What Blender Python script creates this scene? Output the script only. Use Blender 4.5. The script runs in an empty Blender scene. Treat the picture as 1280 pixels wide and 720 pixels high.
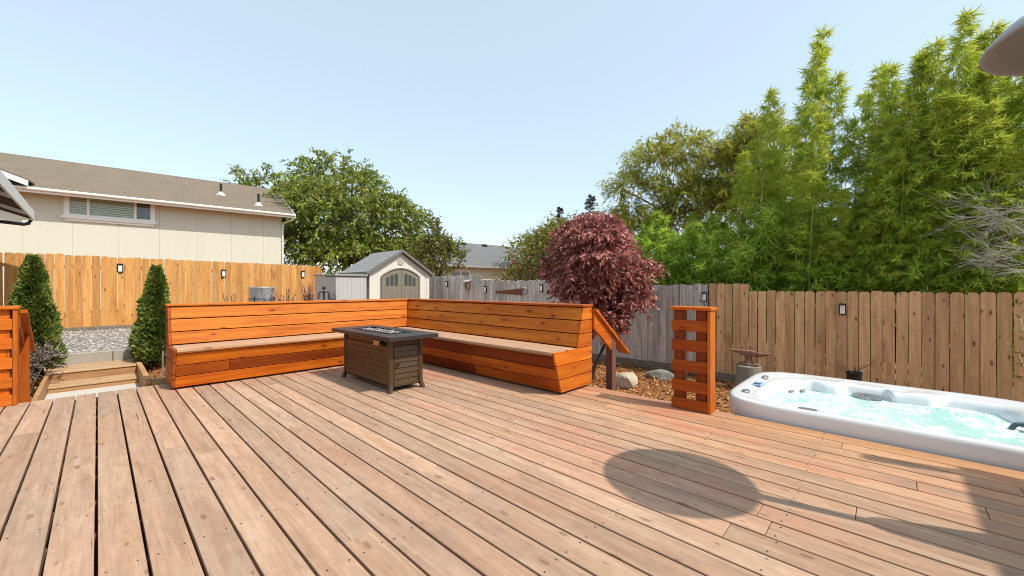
import bpy, bmesh, math, random
import numpy as np
from mathutils import Vector, Matrix
R = math.radians
rng = np.random.default_rng(11)
random.seed(5)
S = bpy.context.scene
COL = S.collection

# ------------------------------------------------------------------ helpers
class MB:
    """collects shapes and links them as one mesh object"""
    def __init__(s): s.v=[]; s.f=[]; s.r=[]; s.t=[]; s.m=[]; s.uv={}
    def face(s, idx, rnd=0., tint=(1,1,1), mi=0, uv=None):
        if uv is not None: s.uv[len(s.f)] = uv
        s.f.append(tuple(idx)); s.r.append(rnd); s.t.append(tint); s.m.append(mi)
    def verts(s, pts):
        b=len(s.v); s.v.extend([tuple(map(float,p)) for p in pts]); return b
    def hexa(s, p, rnd=None, tint=(1,1,1), mi=0):
        # p: 4 bottom (ccw from above) + 4 top
        if rnd is None: rnd=random.random()
        b=s.verts(p)
        for q in ((3,2,1,0),(4,5,6,7),(0,1,5,4),(1,2,6,5),(2,3,7,6),(3,0,4,7)):
            s.face([b+i for i in q],rnd,tint,mi)
    def box(s, x0,x1,y0,y1,z0,z1, rnd=None, tint=(1,1,1), mi=0):
        s.hexa([(x0,y0,z0),(x1,y0,z0),(x1,y1,z0),(x0,y1,z0),(x0,y0,z1),(x1,y0,z1),(x1,y1,z1),(x0,y1,z1)],rnd,tint,mi)
    def prism(s, poly, a, b, axis='y', rnd=None, tint=(1,1,1), mi=0):
        # poly: list of 2-D points, extruded along axis from a to b
        if rnd is None: rnd=random.random()
        def P(u,v,w):
            return {'y':(u,w,v),'x':(w,u,v),'z':(u,v,w)}[axis]
        n=len(poly)
        i0=s.verts([P(u,v,a) for u,v in poly]); i1=s.verts([P(u,v,b) for u,v in poly])
        s.face([i0+i for i in range(n)],rnd,tint,mi); s.face([i1+n-1-i for i in range(n)],rnd,tint,mi)
        for i in range(n):
            j=(i+1)%n; s.face([i0+j,i0+i,i1+i,i1+j],rnd,tint,mi)
    def tube(s, pts, rad, n=8, rnd=0., tint=(1,1,1), mi=0, cap=True):
        pts=[Vector(p) for p in pts]
        if not hasattr(rad,'__len__'): rad=[rad]*len(pts)
        rings=[]; ref=Vector((0.31,0.17,0.93))
        for i,p in enumerate(pts):
            d=(pts[min(i+1,len(pts)-1)]-pts[max(i-1,0)]).normalized()
            r0=ref if abs(d.dot(ref))<.95 else Vector((1,0,0))
            a=d.cross(r0).normalized(); b=d.cross(a)
            rings.append(s.verts([p+(a*math.cos(2*math.pi*k/n)+b*math.sin(2*math.pi*k/n))*rad[i] for k in range(n)]))
        for i in range(len(rings)-1):
            for k in range(n):
                j=(k+1)%n; s.face([rings[i]+k,rings[i]+j,rings[i+1]+j,rings[i+1]+k],rnd,tint,mi)
        if cap:
            s.face([rings[0]+n-1-k for k in range(n)],rnd,tint,mi); s.face([rings[-1]+k for k in range(n)],rnd,tint,mi)
    def lathe(s, prof, c=(0,0,0), n=32, mi=0, tint=(1,1,1)):
        rings=[s.verts([(c[0]+r*math.cos(2*math.pi*k/n),c[1]+r*math.sin(2*math.pi*k/n),c[2]+z) for k in range(n)]) for r,z in prof]
        for i in range(len(rings)-1):
            for k in range(n):
                j=(k+1)%n; s.face([rings[i]+k,rings[i]+j,rings[i+1]+j,rings[i+1]+k],0,tint,mi)
    def build(s, name, mats, parent=None, off=None, smooth=False, bevel=0., seg=1):
        me=bpy.data.meshes.new(name)
        v=np.array(s.v,dtype=float)
        if off is None and parent is not None and parent.get('_world'): off=tuple(world_of(parent))
        if off is not None: v=v-np.array(off)
        me.from_pydata(v.tolist(),[],s.f); 
        a=me.attributes.new('rnd','FLOAT','FACE'); a.data.foreach_set('value',s.r)
        a=me.attributes.new('tint','FLOAT_COLOR','FACE'); a.data.foreach_set('color',np.array([(*t,1.) for t in s.t]).ravel())
        me.polygons.foreach_set('material_index',s.m)
        if s.uv:
            ul=me.uv_layers.new(name='UVMap')
            for fi,u in s.uv.items():
                for k,li in enumerate(me.polygons[fi].loop_indices): ul.data[li].uv=u[k]
        if smooth: me.shade_smooth()
        me.update()
        o=bpy.data.objects.new(name,me); COL.objects.link(o)
        for m in (mats if isinstance(mats,(list,tuple)) else [mats]): me.materials.append(m)
        if parent: o.parent=parent
        if bevel:
            md=o.modifiers.new('bevel','BEVEL'); md.width=bevel; md.segments=seg; md.limit_method='ANGLE'
        return o
def world_of(o):
    l=Vector(o.location)
    if o.parent: l+=world_of(o.parent)
    return l
def tag(o,label=None,cat=None,group=None,kind=None):
    if label: o['label']=label
    if cat: o['category']=cat
    if group: o['group']=group
    if kind: o['kind']=kind
    return o
def thing(name,label,cat,loc=(0,0,0),rz=0,group=None,world=True):
    o=bpy.data.objects.new(name,None); COL.objects.link(o)
    o.location=loc; o.rotation_euler=(0,0,rz); o.empty_display_size=.2
    if world: o['_world']=1
    return tag(o,label,cat,group)
def dup(o,loc=None,rz=None,scale=None,label=None,parent=None):
    c=o.copy(); COL.objects.link(c)
    if parent is not None: c.parent=parent
    if loc is not None: c.location=loc
    if rz is not None: c.rotation_euler=(c.rotation_euler[0],c.rotation_euler[1],rz)
    if scale is not None: c.scale=scale
    if label: c['label']=label
    for ch in list(o.children): dup(ch,parent=c)
    return c
def np_mesh(name,V,F4,rnd,mat,parent=None,off=None,smooth=False):
    """quads mesh from numpy arrays"""
    me=bpy.data.meshes.new(name); V=np.asarray(V,dtype=np.float32)
    if off is not None: V=V-np.array(off,dtype=np.float32)
    n=len(F4); me.vertices.add(len(V)); me.vertices.foreach_set('co',V.ravel())
    me.loops.add(n*4); me.loops.foreach_set('vertex_index',np.asarray(F4,dtype=np.int32).ravel())
    me.polygons.add(n); me.polygons.foreach_set('loop_start',np.arange(0,4*n,4,dtype=np.int32))
    me.update(calc_edges=True)
    a=me.attributes.new('rnd','FLOAT','FACE'); a.data.foreach_set('value',np.asarray(rnd,dtype=np.float32))
    if smooth: me.shade_smooth()
    me.materials.append(mat)
    o=bpy.data.objects.new(name,me); COL.objects.link(o)
    if parent: o.parent=parent
    return o
def unit(a): return a/np.maximum(np.linalg.norm(a,axis=-1,keepdims=True),1e-9)
def leaves(name,P,D,N,L,W,rnd,mat,parent=None,off=None,fold=.25,mid=.42):
    """each leaf a folded kite of its own length and direction"""
    P=np.asarray(P);D=unit(np.asarray(D));N=np.asarray(N); Sd=unit(np.cross(D,N)); Nn=np.cross(Sd,D)
    L=np.broadcast_to(L,(len(P),))[:,None]; W=np.broadcast_to(W,(len(P),))[:,None]
    m=P+D*L*mid+Nn*W*fold*.5
    V=np.stack([P,m+Sd*W*.5,P+D*L-Nn*W*fold,m-Sd*W*.5],1).reshape(-1,3)
    return np_mesh(name,V,np.arange(len(P)*4).reshape(-1,4),rnd,mat,parent,off)
def tubes_np(lines,radii,n=4):
    """many polylines (list of (k,3)) -> V,F arrays"""
    V=[];F=[];b=0
    for pts,rad in zip(lines,radii):
        pts=np.asarray(pts); k=len(pts); d=unit(np.gradient(pts,axis=0))
        r0=np.where(np.abs(d[:,2:3])<.9,np.array([[0,0,1.]]),np.array([[1.,0,0]]))
        a=unit(np.cross(d,r0)); c=np.cross(d,a); th=np.arange(n)*2*np.pi/n
        rr=np.linspace(rad[0],rad[1],k)[:,None,None]
        ring=pts[:,None,:]+rr*(a[:,None,:]*np.cos(th)[None,:,None]+c[:,None,:]*np.sin(th)[None,:,None])
        V.append(ring.reshape(-1,3))
        i=np.arange(k-1)[:,None]; j=np.arange(n)[None,:]; j2=(j+1)%n
        F.append((b+np.stack([i*n+j,i*n+j2,(i+1)*n+j2,(i+1)*n+j],-1)).reshape(-1,4)); b+=k*n
    return np.concatenate(V),np.concatenate(F)

# ------------------------------------------------------------------ materials
class NT:
    def __init__(s,name):
        s.m=bpy.data.materials.new(name); s.m.use_nodes=True; s.t=s.m.node_tree; s.b=s.t.nodes['Principled BSDF']
    def n(s,typ,**kw):
        o=s.t.nodes.new(typ)
        for k,v in kw.items(): setattr(o,k,v)
        return o
    def l(s,a,b): s.t.links.new(a,b)
    def setv(s,node,name,val):
        if hasattr(val,'is_output'): s.l(val,node.inputs[name])
        else: node.inputs[name].default_value=val
    def math(s,op,a,b=None,clamp=False):
        o=s.n('ShaderNodeMath',operation=op,use_clamp=clamp); s.setv(o,0,a)
        if b is not None: s.setv(o,1,b)
        return o.outputs[0]
    def mix(s,fac,a,b,blend='MIX'):
        o=s.n('ShaderNodeMix',data_type='RGBA',blend_type=blend); s.setv(o,0,fac)
        for i,v in ((6,a),(7,b)):
            if hasattr(v,'is_output'): s.l(v,o.inputs[i])
            else: o.inputs[i].default_value=(*v[:3],1)
        return o.outputs[2]
    def ramp(s,fac,stops):
        o=s.n('ShaderNodeValToRGB'); e=o.color_ramp.elements
        while len(e)<len(stops): e.new(.5)
        for x,(p,c) in zip(e,stops): x.position=p; x.color=(*c,1) if len(c)==3 else c
        s.l(fac,o.inputs[0]); return o.outputs[0]
    def step(s,fac,a,b):
        o=s.n('ShaderNodeMapRange',interpolation_type='SMOOTHSTEP'); s.setv(o,0,fac); o.inputs[1].default_value=a; o.inputs[2].default_value=b
        return o.outputs[0]
    def obj(s,scale=(1,1,1),rndmul=0,uv=False):
        tc=s.n('ShaderNodeTexCoord'); v=tc.outputs['UV' if uv else 'Object']
        if rndmul:
            at=s.n('ShaderNodeAttribute',attribute_name='rnd'); c=s.n('ShaderNodeCombineXYZ')
            r=s.math('MULTIPLY',at.outputs['Fac'],rndmul)
            for i in range(3): s.l(r,c.inputs[i])
            ad=s.n('ShaderNodeVectorMath',operation='ADD'); s.l(v,ad.inputs[0]); s.l(c.outputs[0],ad.inputs[1]); v=ad.outputs[0]
        mp=s.n('ShaderNodeMapping'); s.l(v,mp.inputs[0]); mp.inputs['Scale'].default_value=scale
        return mp.outputs[0]
    def noise(s,vec,scale=1,detail=4,rough=.6,dist=0):
        o=s.n('ShaderNodeTexNoise'); s.l(vec,o.inputs['Vector']); o.inputs['Scale'].default_value=scale
        o.inputs['Detail'].default_value=detail; o.inputs['Roughness'].default_value=rough; o.inputs['Distortion'].default_value=dist
        return o.outputs['Fac']
    def bump(s,h,strength=.3,dist=.01):
        o=s.n('ShaderNodeBump'); s.l(h,o.inputs['Height']); o.inputs['Strength'].default_value=strength; o.inputs['Distance'].default_value=dist
        s.l(o.outputs[0],s.b.inputs['Normal'])
    def fin(s,col=None,rough=.6,metal=0,spec=None):
        if col is not None: s.setv(s.b,'Base Color',col if hasattr(col,'is_output') else (*col,1))
        s.setv(s.b,'Roughness',rough); s.b.inputs['Metallic'].default_value=metal
        if spec is not None: s.b.inputs['Specular IOR Level'].default_value=spec
        return s.m
    def attr(s,name,out='Fac'): return s.n('ShaderNodeAttribute',attribute_name=name).outputs[out]
def plain(name,col,rough=.5,metal=0,var=.12,scale=9,bump=0.,spec=None):
    t=NT(name); n=t.noise(t.obj(),scale,5,.65)
    c=t.mix(n,tuple(x*(1-var) for x in col),tuple(min(1,x*(1+var)) for x in col))
    if bump: t.bump(t.noise(t.obj(),scale*6,4),bump,.005)
    return t.fin(c,t.math('ADD',t.math('MULTIPLY',n,.15),rough-.07),metal,spec)
def wood(name,axis,base,dark,knot=(.10,.04,.015),rough=.6,vary=.35,knots=1.,cross=1.,spec=None,stain=None,blotch=None,grain=.5,kscale=1.,flat=None,crack=.5,mottle=.16,warm=None,rare=.45):
    """boards along one axis of their object; each board has its own offset (rnd) and stain (tint)"""
    t=NT(name); i='xyz'.index(axis)
    def sc(al,ac): v=[ac*cross]*3; v[i]=al; return tuple(v)
    g=t.noise(t.obj(sc(1.1,16),37),1,5,.62,.6)
    fine=t.noise(t.obj(sc(4,120),37),1,3,.6)
    per=t.attr('rnd')
    wn=t.n('ShaderNodeTexWhiteNoise',noise_dimensions='1D'); t.l(t.math('MULTIPLY',per,91.7),wn.inputs['W'])
    c=t.mix(t.step(g,.32,.72),base,dark)
    c=t.mix(t.math('MULTIPLY',t.step(fine,.45,.8),grain),c,tuple(x*.62 for x in dark))
    bright=t.math('ADD',t.math('MULTIPLY',wn.outputs['Value'],vary),1-vary*.55)
    cb=t.n('ShaderNodeCombineXYZ')
    for k in range(3): t.l(bright,cb.inputs[k])
    c=t.mix(1.,c,cb.outputs[0],'MULTIPLY')
    ks=list(sc(3.3*kscale,8.5*kscale)); cs=list(sc(1.3,75))
    if flat: ks['xyz'.index(flat)]=0.; cs['xyz'.index(flat)]=0.
    wob=t.n('ShaderNodeVectorMath',operation='ADD'); t.l(t.obj(tuple(ks),37),wob.inputs[0])
    wn2=t.n('ShaderNodeTexNoise'); t.l(t.obj((14,14,14)),wn2.inputs['Vector']); wn2.inputs['Scale'].default_value=1
    wsc=t.n('ShaderNodeVectorMath',operation='SCALE'); t.l(wn2.outputs['Color'],wsc.inputs[0]); wsc.inputs['Scale'].default_value=.16; t.l(wsc.outputs[0],wob.inputs[1])
    vo=t.n('ShaderNodeTexVoronoi',voronoi_dimensions='2D'); wsep=t.n('ShaderNodeSeparateXYZ'); t.l(wob.outputs[0],wsep.inputs[0]); wcmb=t.n('ShaderNodeCombineXYZ')
    other=[k for k in range(3) if k!=i and k!=('xyz'.index(flat) if flat else (0 if i else 1))][0]
    t.l(wsep.outputs[i],wcmb.inputs[0]); t.l(wsep.outputs[other],wcmb.inputs[1]); t.l(wcmb.outputs[0],vo.inputs['Vector']); vo.inputs['Scale'].default_value=1
    mo=t.noise(t.obj(sc(5,9),11),2.2,8,.78,.4)
    mb=t.math('ADD',t.math('MULTIPLY',mo,mottle*4),1-mottle*2)
    mc=t.n('ShaderNodeCombineXYZ')
    for k in range(3): t.l(mb,mc.inputs[k])
    c=t.mix(1.,c,mc.outputs[0],'MULTIPLY')
    cr=t.noise(t.obj(tuple(cs),53),1,2,.5,.25); cm=t.step(t.noise(t.obj(sc(2.5,5),17),1,2),.52,.66)
    cr=t.math('MULTIPLY',t.math('MULTIPLY',t.step(cr,.66,.72),cm),crack)
    c=t.mix(cr,c,tuple(x*.22 for x in dark))
    vc=t.n('ShaderNodeSeparateXYZ'); t.l(vo.outputs['Color'],vc.inputs[0])
    kn=t.math('SUBTRACT',1,t.step(t.math('DIVIDE',vo.outputs['Distance'],t.math('ADD',t.math('MULTIPLY',vc.outputs[1],1.1),.35)),.05,.11)); 
    kn=t.math('MULTIPLY',kn,t.step(vc.outputs[0],rare,rare+.15))
    halo=t.math('MULTIPLY',t.math('SUBTRACT',1,t.step(vo.outputs['Distance'],.08,.30)),t.step(vc.outputs[0],rare,rare+.15))
    c=t.mix(t.math('MULTIPLY',halo,.35*knots),c,dark)
    c=t.mix(t.math('MULTIPLY',kn,.8*knots),c,knot)
    c=t.mix(1.,c,t.attr('tint','Color'),'MULTIPLY')
    if warm:    # boards near the tub edge keep more of their warm colour
        sx_=t.n('ShaderNodeSeparateXYZ'); t.l(t.obj(),sx_.inputs[0])
        c=t.mix(t.math('MULTIPLY',t.step(t.math('ADD',sx_.outputs[0],t.math('MULTIPLY',t.noise(t.obj(),.9,3),1.6)),1.2,3.4),warm[1]),c,warm[0],'MULTIPLY')
    if stain:   # worn patches of another colour, fixed in the place
        col,lo,hi,s_,amt=stain
        sm=t.math('MULTIPLY',t.step(t.noise(t.obj((1,.45,1)),s_*1.6,6,.72),lo,hi),amt)
        if warm: sm=t.math('MULTIPLY',sm,t.math('ADD',t.math('MULTIPLY',t.step(sx_.outputs[0],-.5,3.2),.85),.15))
        c=t.mix(sm,c,col)
    if blotch:
        col,lo,hi,s_,amt=blotch
        c=t.mix(t.math('MULTIPLY',t.step(t.noise(t.obj(sc(.6,2.5),37),s_,5,.7,.8),lo,hi),amt),c,col)
    t.bump(t.math('ADD',g,t.math('MULTIPLY',fine,.6)),.25,.004)
    return t.fin(c,t.math('ADD',t.math('MULTIPLY',g,.2),rough-.1),0,spec)
def foliage(name,stops,trans=.35,rough=.5,spec=.3):
    t=NT(name); c=t.ramp(t.attr('rnd'),stops); t.fin(c,rough,0,spec)
    tr=t.n('ShaderNodeBsdfTranslucent'); t.l(t.mix(.4,c,tuple(min(.9,x*1.5) for x in stops[-2][1])),tr.inputs['Color'])
    mx=t.n('ShaderNodeMixShader'); mx.inputs[0].default_value=trans
    t.l(t.b.outputs[0],mx.inputs[1]); t.l(tr.outputs[0],mx.inputs[2])
    t.l(mx.outputs[0],t.t.nodes['Material Output'].inputs['Surface']); return t.m
def shingle(name,cols,row=.14,tab=.33):
    t=NT(name); uv=t.obj((1,1,1),uv=True)
    br=t.n('ShaderNodeTexBrick'); t.l(uv,br.inputs['Vector'])
    for k,v in dict(Scale=1.,Bias=0.).items(): br.inputs[k].default_value=v
    br.inputs['Mortar Size'].default_value=.022; br.inputs['Brick Width'].default_value=tab; br.inputs['Row Height'].default_value=row
    br.inputs['Color1'].default_value=(*cols[0],1); br.inputs['Color2'].default_value=(*cols[1],1); br.inputs['Mortar'].default_value=(*[x*.35 for x in cols[0]],1)
    n=t.noise(uv,1.3,6,.7); c=t.mix(t.math('MULTIPLY',n,.8),br.outputs['Color'],cols[2])
    c=t.mix(t.math('MULTIPLY',t.noise(uv,60,2),.45),c,tuple(x*.45 for x in cols[0]))
    t.bump(br.outputs['Fac'],-.6,.02); return t.fin(c,.9)

M={}
M['deck']=wood(warm=((1.0,.86,.70),.9),flat='z',name='weathered_deck_wood',axis='y',base=(.51,.345,.235),dark=(.385,.24,.155),knot=(.09,.055,.035),rough=.72,vary=.24,knots=.6,rare=.62,spec=.22,kscale=1.1,crack=.9,mottle=.19,
    stain=((.52,.165,.09),.47,.68,1.0,.8),blotch=((.27,.205,.16),.52,.72,1.3,.6),grain=.45)
M['deck_new']=wood(flat='z',name='unweathered_deck_wood',axis='y',base=(.52,.28,.135),dark=(.42,.20,.09),rough=.65,vary=.2,knots=.7,spec=.3,grain=.3)
M['joist']=plain('old_framing_wood',(.16,.085,.04),.8)
M['screw']=plain('deck_screw_steel',(.10,.085,.07),.5,.6)
st=dict(base=(.66,.205,.018),dark=(.47,.10,.008),knot=(.16,.03,.008),rough=.55,vary=.26,spec=.22,knots=1.1,mottle=.13,crack=.4,kscale=.75)
for ax in 'xyz': M['stain_'+ax]=wood('orange_stained_cedar_'+ax,ax,flat={'x':'y','y':'x','z':None}[ax],**st)
M['seat_x']=wood(flat='z',name='bare_seat_boards_x',axis='x',base=(.56,.36,.23),dark=(.42,.25,.155),rough=.65,vary=.15,knots=.5,spec=.3)
M['seat_y']=wood(flat='z',name='bare_seat_boards_y',axis='y',base=(.56,.36,.23),dark=(.42,.25,.155),rough=.65,vary=.15,knots=.5,spec=.3)
M['fence_new']=wood(flat='y',name='new_cedar_picket',axis='z',base=(.66,.345,.115),dark=(.52,.225,.055),knot=(.20,.07,.02),rough=.7,vary=.34,spec=.2,blotch=((.36,.125,.03),.54,.70,1.0,.8),grain=.3,kscale=.85)
M['fence_brown']=wood(flat='x',name='aged_cedar_picket',axis='z',base=(.74,.455,.235),dark=(.54,.30,.14),knot=(.12,.05,.025),rough=.75,vary=.30,spec=.2,blotch=((.36,.17,.07),.53,.70,1.0,.75),grain=.35,kscale=.85)
M['fence_grey']=wood(flat='x',name='weathered_grey_picket',axis='z',base=(.64,.60,.54),dark=(.38,.355,.32),knot=(.12,.11,.10),rough=.85,vary=.45,spec=.15,blotch=((.80,.78,.75),.52,.66,1.2,.75),grain=.65)
M['kick']=wood(flat='x',name='weathered_kickboard',axis='y',base=(.30,.25,.20),dark=(.17,.14,.11),rough=.85,vary=.3,spec=.15)
M['timber']=wood(flat='z',name='step_timber',axis='x',base=(.54,.35,.20),dark=(.40,.23,.11),rough=.75,vary=.25,spec=.2)
M['timber_y']=wood('step_timber_side','y',(.56,.34,.17),(.42,.22,.09),rough=.75,vary=.25,spec=.2)
M['concrete']=plain('old_concrete',(.36,.33,.28),.85,0,.25,7,.3)
M['pad']=plain('pale_concrete_pad',(.55,.52,.46),.85,0,.15,5,.2)
M['white_trim']=plain('white_painted_trim',(.80,.79,.75),.5,0,.05)
M['black_metal']=plain('black_metal',(.02,.02,.022),.4,.3)

# siding with panel grooves
def siding(name,col,pitch):
    t=NT(name); sx=t.n('ShaderNodeSeparateXYZ'); t.l(t.obj(),sx.inputs[0])
    fr=t.math('FRACT',t.math('DIVIDE',sx.outputs[0],pitch)); g=t.math('LESS_THAN',fr,.012/pitch*1.2)
    n=t.noise(t.obj((1.5,1.5,.35)),2,5,.7); c=t.mix(n,tuple(x*.88 for x in col),col)
    drip=t.noise(t.obj((9,9,.25)),1,3,.6); c=t.mix(t.math('MULTIPLY',t.step(drip,.55,.8),.25),c,tuple(x*.7 for x in col))
    c=t.mix(t.math('MULTIPLY',g,.55),c,tuple(x*.4 for x in col)); t.bump(g,-.5,.01)
    return t.fin(c,.75)
M['siding']=siding('cream_panel_siding',(.65,.635,.525),1.22)
M['siding2']=siding('cream_board_siding',(.56,.53,.43),.3)
M['roof_brown']=shingle('brown_shingles',((.235,.18,.125),(.165,.122,.082),(.29,.225,.155)))
M['roof_grey']=shingle('grey_shingles',((.17,.17,.17),(.085,.085,.09),(.26,.26,.255)))
M['roof_shed']=shingle('shed_resin_shingles',((.30,.30,.29),(.25,.25,.245),(.33,.33,.32)),.2,.4)
def glass(name,col=(.05,.06,.06)):
    t=NT(name); return t.fin(t.mix(t.noise(t.obj((1,1,1)),3,3),col,tuple(x*1.8 for x in col)),.08,0,.8)
M['glass']=glass('dark_window_glass')
t=NT('window_blinds'); sx=t.n('ShaderNodeSeparateXYZ'); t.l(t.obj(),sx.inputs[0])
fr=t.math('FRACT',t.math('MULTIPLY',sx.outputs[2],15)); c=t.mix(t.step(fr,.35,.95),(.40,.47,.36),(.07,.10,.07)); M['blinds']=t.fin(c,.12,0,.6)
# foliage
M['f_arb']=foliage('arborvitae_sprays',((0,(.025,.05,.014)),(.4,(.14,.20,.032)),(1,(.46,.47,.10))),.2)
M['f_tree']=foliage('cherry_leaves',((0,(.045,.08,.012)),(.5,(.17,.23,.03)),(.9,(.42,.44,.085)),(1,(.26,.15,.06))),.22)
M['f_pear']=foliage('pear_leaves',((0,(.07,.09,.018)),(.7,(.22,.23,.045)),(1,(.32,.22,.07))),.3)
M['f_apple']=foliage('apple_leaves',((0,(.08,.10,.018)),(.6,(.26,.27,.045)),(1,(.40,.28,.07))),.3)
M['f_maple']=foliage('purple_maple_leaves',((0,(.075,.024,.022)),(.5,(.40,.135,.11)),(1,(.80,.46,.40))),.18)
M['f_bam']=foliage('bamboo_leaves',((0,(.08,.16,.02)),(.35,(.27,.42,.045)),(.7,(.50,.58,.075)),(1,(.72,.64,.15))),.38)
M['f_bamlow']=foliage('low_bamboo_leaves',((0,(.08,.17,.022)),(.5,(.33,.48,.055)),(1,(.66,.74,.13))),.42)
M['f_pine']=foliage('olive_pine_needles',((0,(.10,.13,.02)),(.5,(.34,.37,.05)),(.85,(.58,.54,.09)),(1,(.20,.085,.03))),.38)
M['f_con']=foliage('dark_conifer_needles',((0,(.02,.035,.015)),(1,(.06,.085,.04))),.15)
M['f_purple']=foliage('purple_flower_spikes',((0,(.03,.05,.015)),(.45,(.06,.08,.025)),(.5,(.09,.02,.08)),(1,(.24,.06,.22))),.2)
M['f_twig']=foliage('dry_purple_leaves',((0,(.09,.06,.06)),(.6,(.20,.15,.13)),(1,(.34,.28,.24))),.2)
M['bark']=plain('tree_bark',(.13,.10,.075),.9,0,.4,12,.4)
M['maple_bark']=plain('maple_bark',(.09,.06,.05),.9,0,.4,12,.4)
M['culm']=plain('bamboo_culm',(.36,.42,.11),.45,0,.3,6)
M['dead_twig']=plain('bare_pale_twig',(.58,.52,.44),.85,0,.25,9)

# ------------------------------------------------------------------ camera, light, sky
YAW=46.33
cam=bpy.data.cameras.new('camera'); co=bpy.data.objects.new('camera',cam); COL.objects.link(co)
co.location=(0,0,1.10); co.rotation_euler=(R(90),0,R(-YAW)); cam.sensor_width=36; cam.lens=494.5/1280*36; cam.clip_end=2000; cam.clip_start=.05
S.camera=co
EL=52.2; sd=Vector((.228,-.974,0)).normalized()*math.cos(R(EL)); sd.z=math.sin(R(EL))
sun=bpy.data.lights.new('sun','SUN'); so=bpy.data.objects.new('sun',sun); COL.objects.link(so)
sun.energy=2.4; sun.angle=R(.6); sun.color=(1,.93,.82); so.rotation_euler=(-sd).to_track_quat('-Z','Y').to_euler(); so.location=(3,-6,9)
W=bpy.data.worlds.new('World'); S.world=W; W.use_nodes=True; nt=W.node_tree
sky=nt.nodes.new('ShaderNodeTexSky'); sky.sky_type='NISHITA'; sky.sun_disc=False
sky.sun_elevation=R(EL); sky.sun_rotation=math.atan2(sd.x,sd.y); sky.air_density=1.15; sky.dust_density=1.0; sky.ozone_density=1.5; sky.altitude=0
bg=nt.nodes['Background']; bg.inputs[1].default_value=.15
hz=nt.nodes.new('ShaderNodeMix'); hz.data_type='RGBA'; hz.inputs[0].default_value=.58     # thin even haze over the whole sky
nt.links.new(sky.outputs[0],hz.inputs[6]); hz.inputs[7].default_value=(2.85,3.35,3.45,1); nt.links.new(hz.outputs[2],bg.inputs[0])
S.view_settings.view_transform='Standard'; S.view_settings.look='None'; S.view_settings.gamma=1; S.view_settings.exposure=.88
S.render.engine='CYCLES'
try:
    S.cycles.use_denoising=True; S.cycles.denoiser='OPENIMAGEDENOISE'
except Exception: pass
S.cycles.filter_width=1.0; S.cycles.max_bounces=6; S.cycles.transparent_max_bounces=8; S.cycles.diffuse_bounces=4

# ------------------------------------------------------------------ ground
GZ=-.78
def hgt(x,y):
    """yard level: low on the right, up to the gravel terrace by the left fence"""
    x=np.asarray(x,float); y=np.asarray(y,float)
    def ss(a,b,v): u=np.clip((v-a)/(b-a),0,1); return u*u*(3-2*u)
    up=ss(6.9,8.6,y)*(1-ss(4.6,7.6,x)*(1-ss(8.5,11.5,y)))
    left=ss(-3.0,-.6,-x)*0
    cut=.16*ss(-.60,-.50,x)*(1-ss(.46,.56,x))*(1-ss(8.6,8.85,y))
    return GZ+(.68)*np.maximum(up,left)-cut+.17*ss(8.82,8.97,y)*(1-ss(4.2,6.5,x))+.06*ss(8.8,9.3,y)*ss(4.2,6.5,x)
xs=np.concatenate([np.linspace(-400,-12,10),np.linspace(-10,-.7,29),np.linspace(-.6,.6,13),np.linspace(.8,16,47),np.linspace(18,400,10)])
ys=np.concatenate([np.linspace(-400,-8,10),np.linspace(-7,8.5,50),np.linspace(8.8,9.0,5),np.linspace(9.25,20,34),np.linspace(22,400,10)])
X,Y=np.meshgrid(xs,ys); Z=hgt(X,Y)+rng.normal(0,.006,X.shape); nx=len(xs)
i=np.arange(len(ys)-1)[:,None]; j=np.arange(nx-1)[None,:]
F=np.stack([i*nx+j,i*nx+j+1,(i+1)*nx+j+1,(i+1)*nx+j],-1).reshape(-1,4)
t=NT('bark_mulch_soil'); v=t.obj(); n1=t.noise(v,38,4,.7,1.); n2=t.noise(v,1.1,4)
c=t.ramp(n1,((.28,(.07,.024,.008)),(.45,(.25,.095,.026)),(.6,(.46,.20,.06)),(.75,(.64,.34,.13))))
t.bump(n1,.9,.03); M['mulch']=t.fin(c,.9)
tag(np_mesh('ground',np.stack([X,Y,Z],-1).reshape(-1,3),F,np.zeros(len(F)),M['mulch'],smooth=True),kind='structure')
# gravel terrace in front of the left fence
def patch(name,x0,x1,y0,y1,mat,dz,n=30):
    xs=np.linspace(x0,x1,n); ys=np.linspace(y0,y1,n); X,Y=np.meshgrid(xs,ys); Z=hgt(X,Y)+dz+rng.normal(0,.004,X.shape)
    i=np.arange(n-1)[:,None]; j=np.arange(n-1)[None,:]
    F=np.stack([i*n+j,i*n+j+1,(i+1)*n+j+1,(i+1)*n+j],-1).reshape(-1,4)
    return tag(np_mesh(name,np.stack([X,Y,Z],-1).reshape(-1,3),F,np.zeros(len(F)),mat,smooth=True),kind='structure')
t=NT('gravel_bed'); v=t.obj(); vo=t.n('ShaderNodeTexVoronoi'); t.l(v,vo.inputs['Vector']); vo.inputs['Scale'].default_value=34
sp=t.n('ShaderNodeSeparateXYZ'); t.l(vo.outputs['Color'],sp.inputs[0])
c=t.ramp(sp.outputs[0],((0,(.24,.215,.18)),(.5,(.42,.385,.335)),(1,(.62,.58,.52)))); c=t.mix(t.step(vo.outputs['Distance'],.25,.6),c,(.12,.10,.08))
t.bump(vo.outputs['Distance'],-.7,.02); M['gravel']=t.fin(c,.85)
patch('gravel_terrace',-4.0,4.6,8.95,13.9,M['gravel'],.015)
patch('gravel_strip',3.9,4.75,1.25,6.6,M['gravel'],.02)

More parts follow.
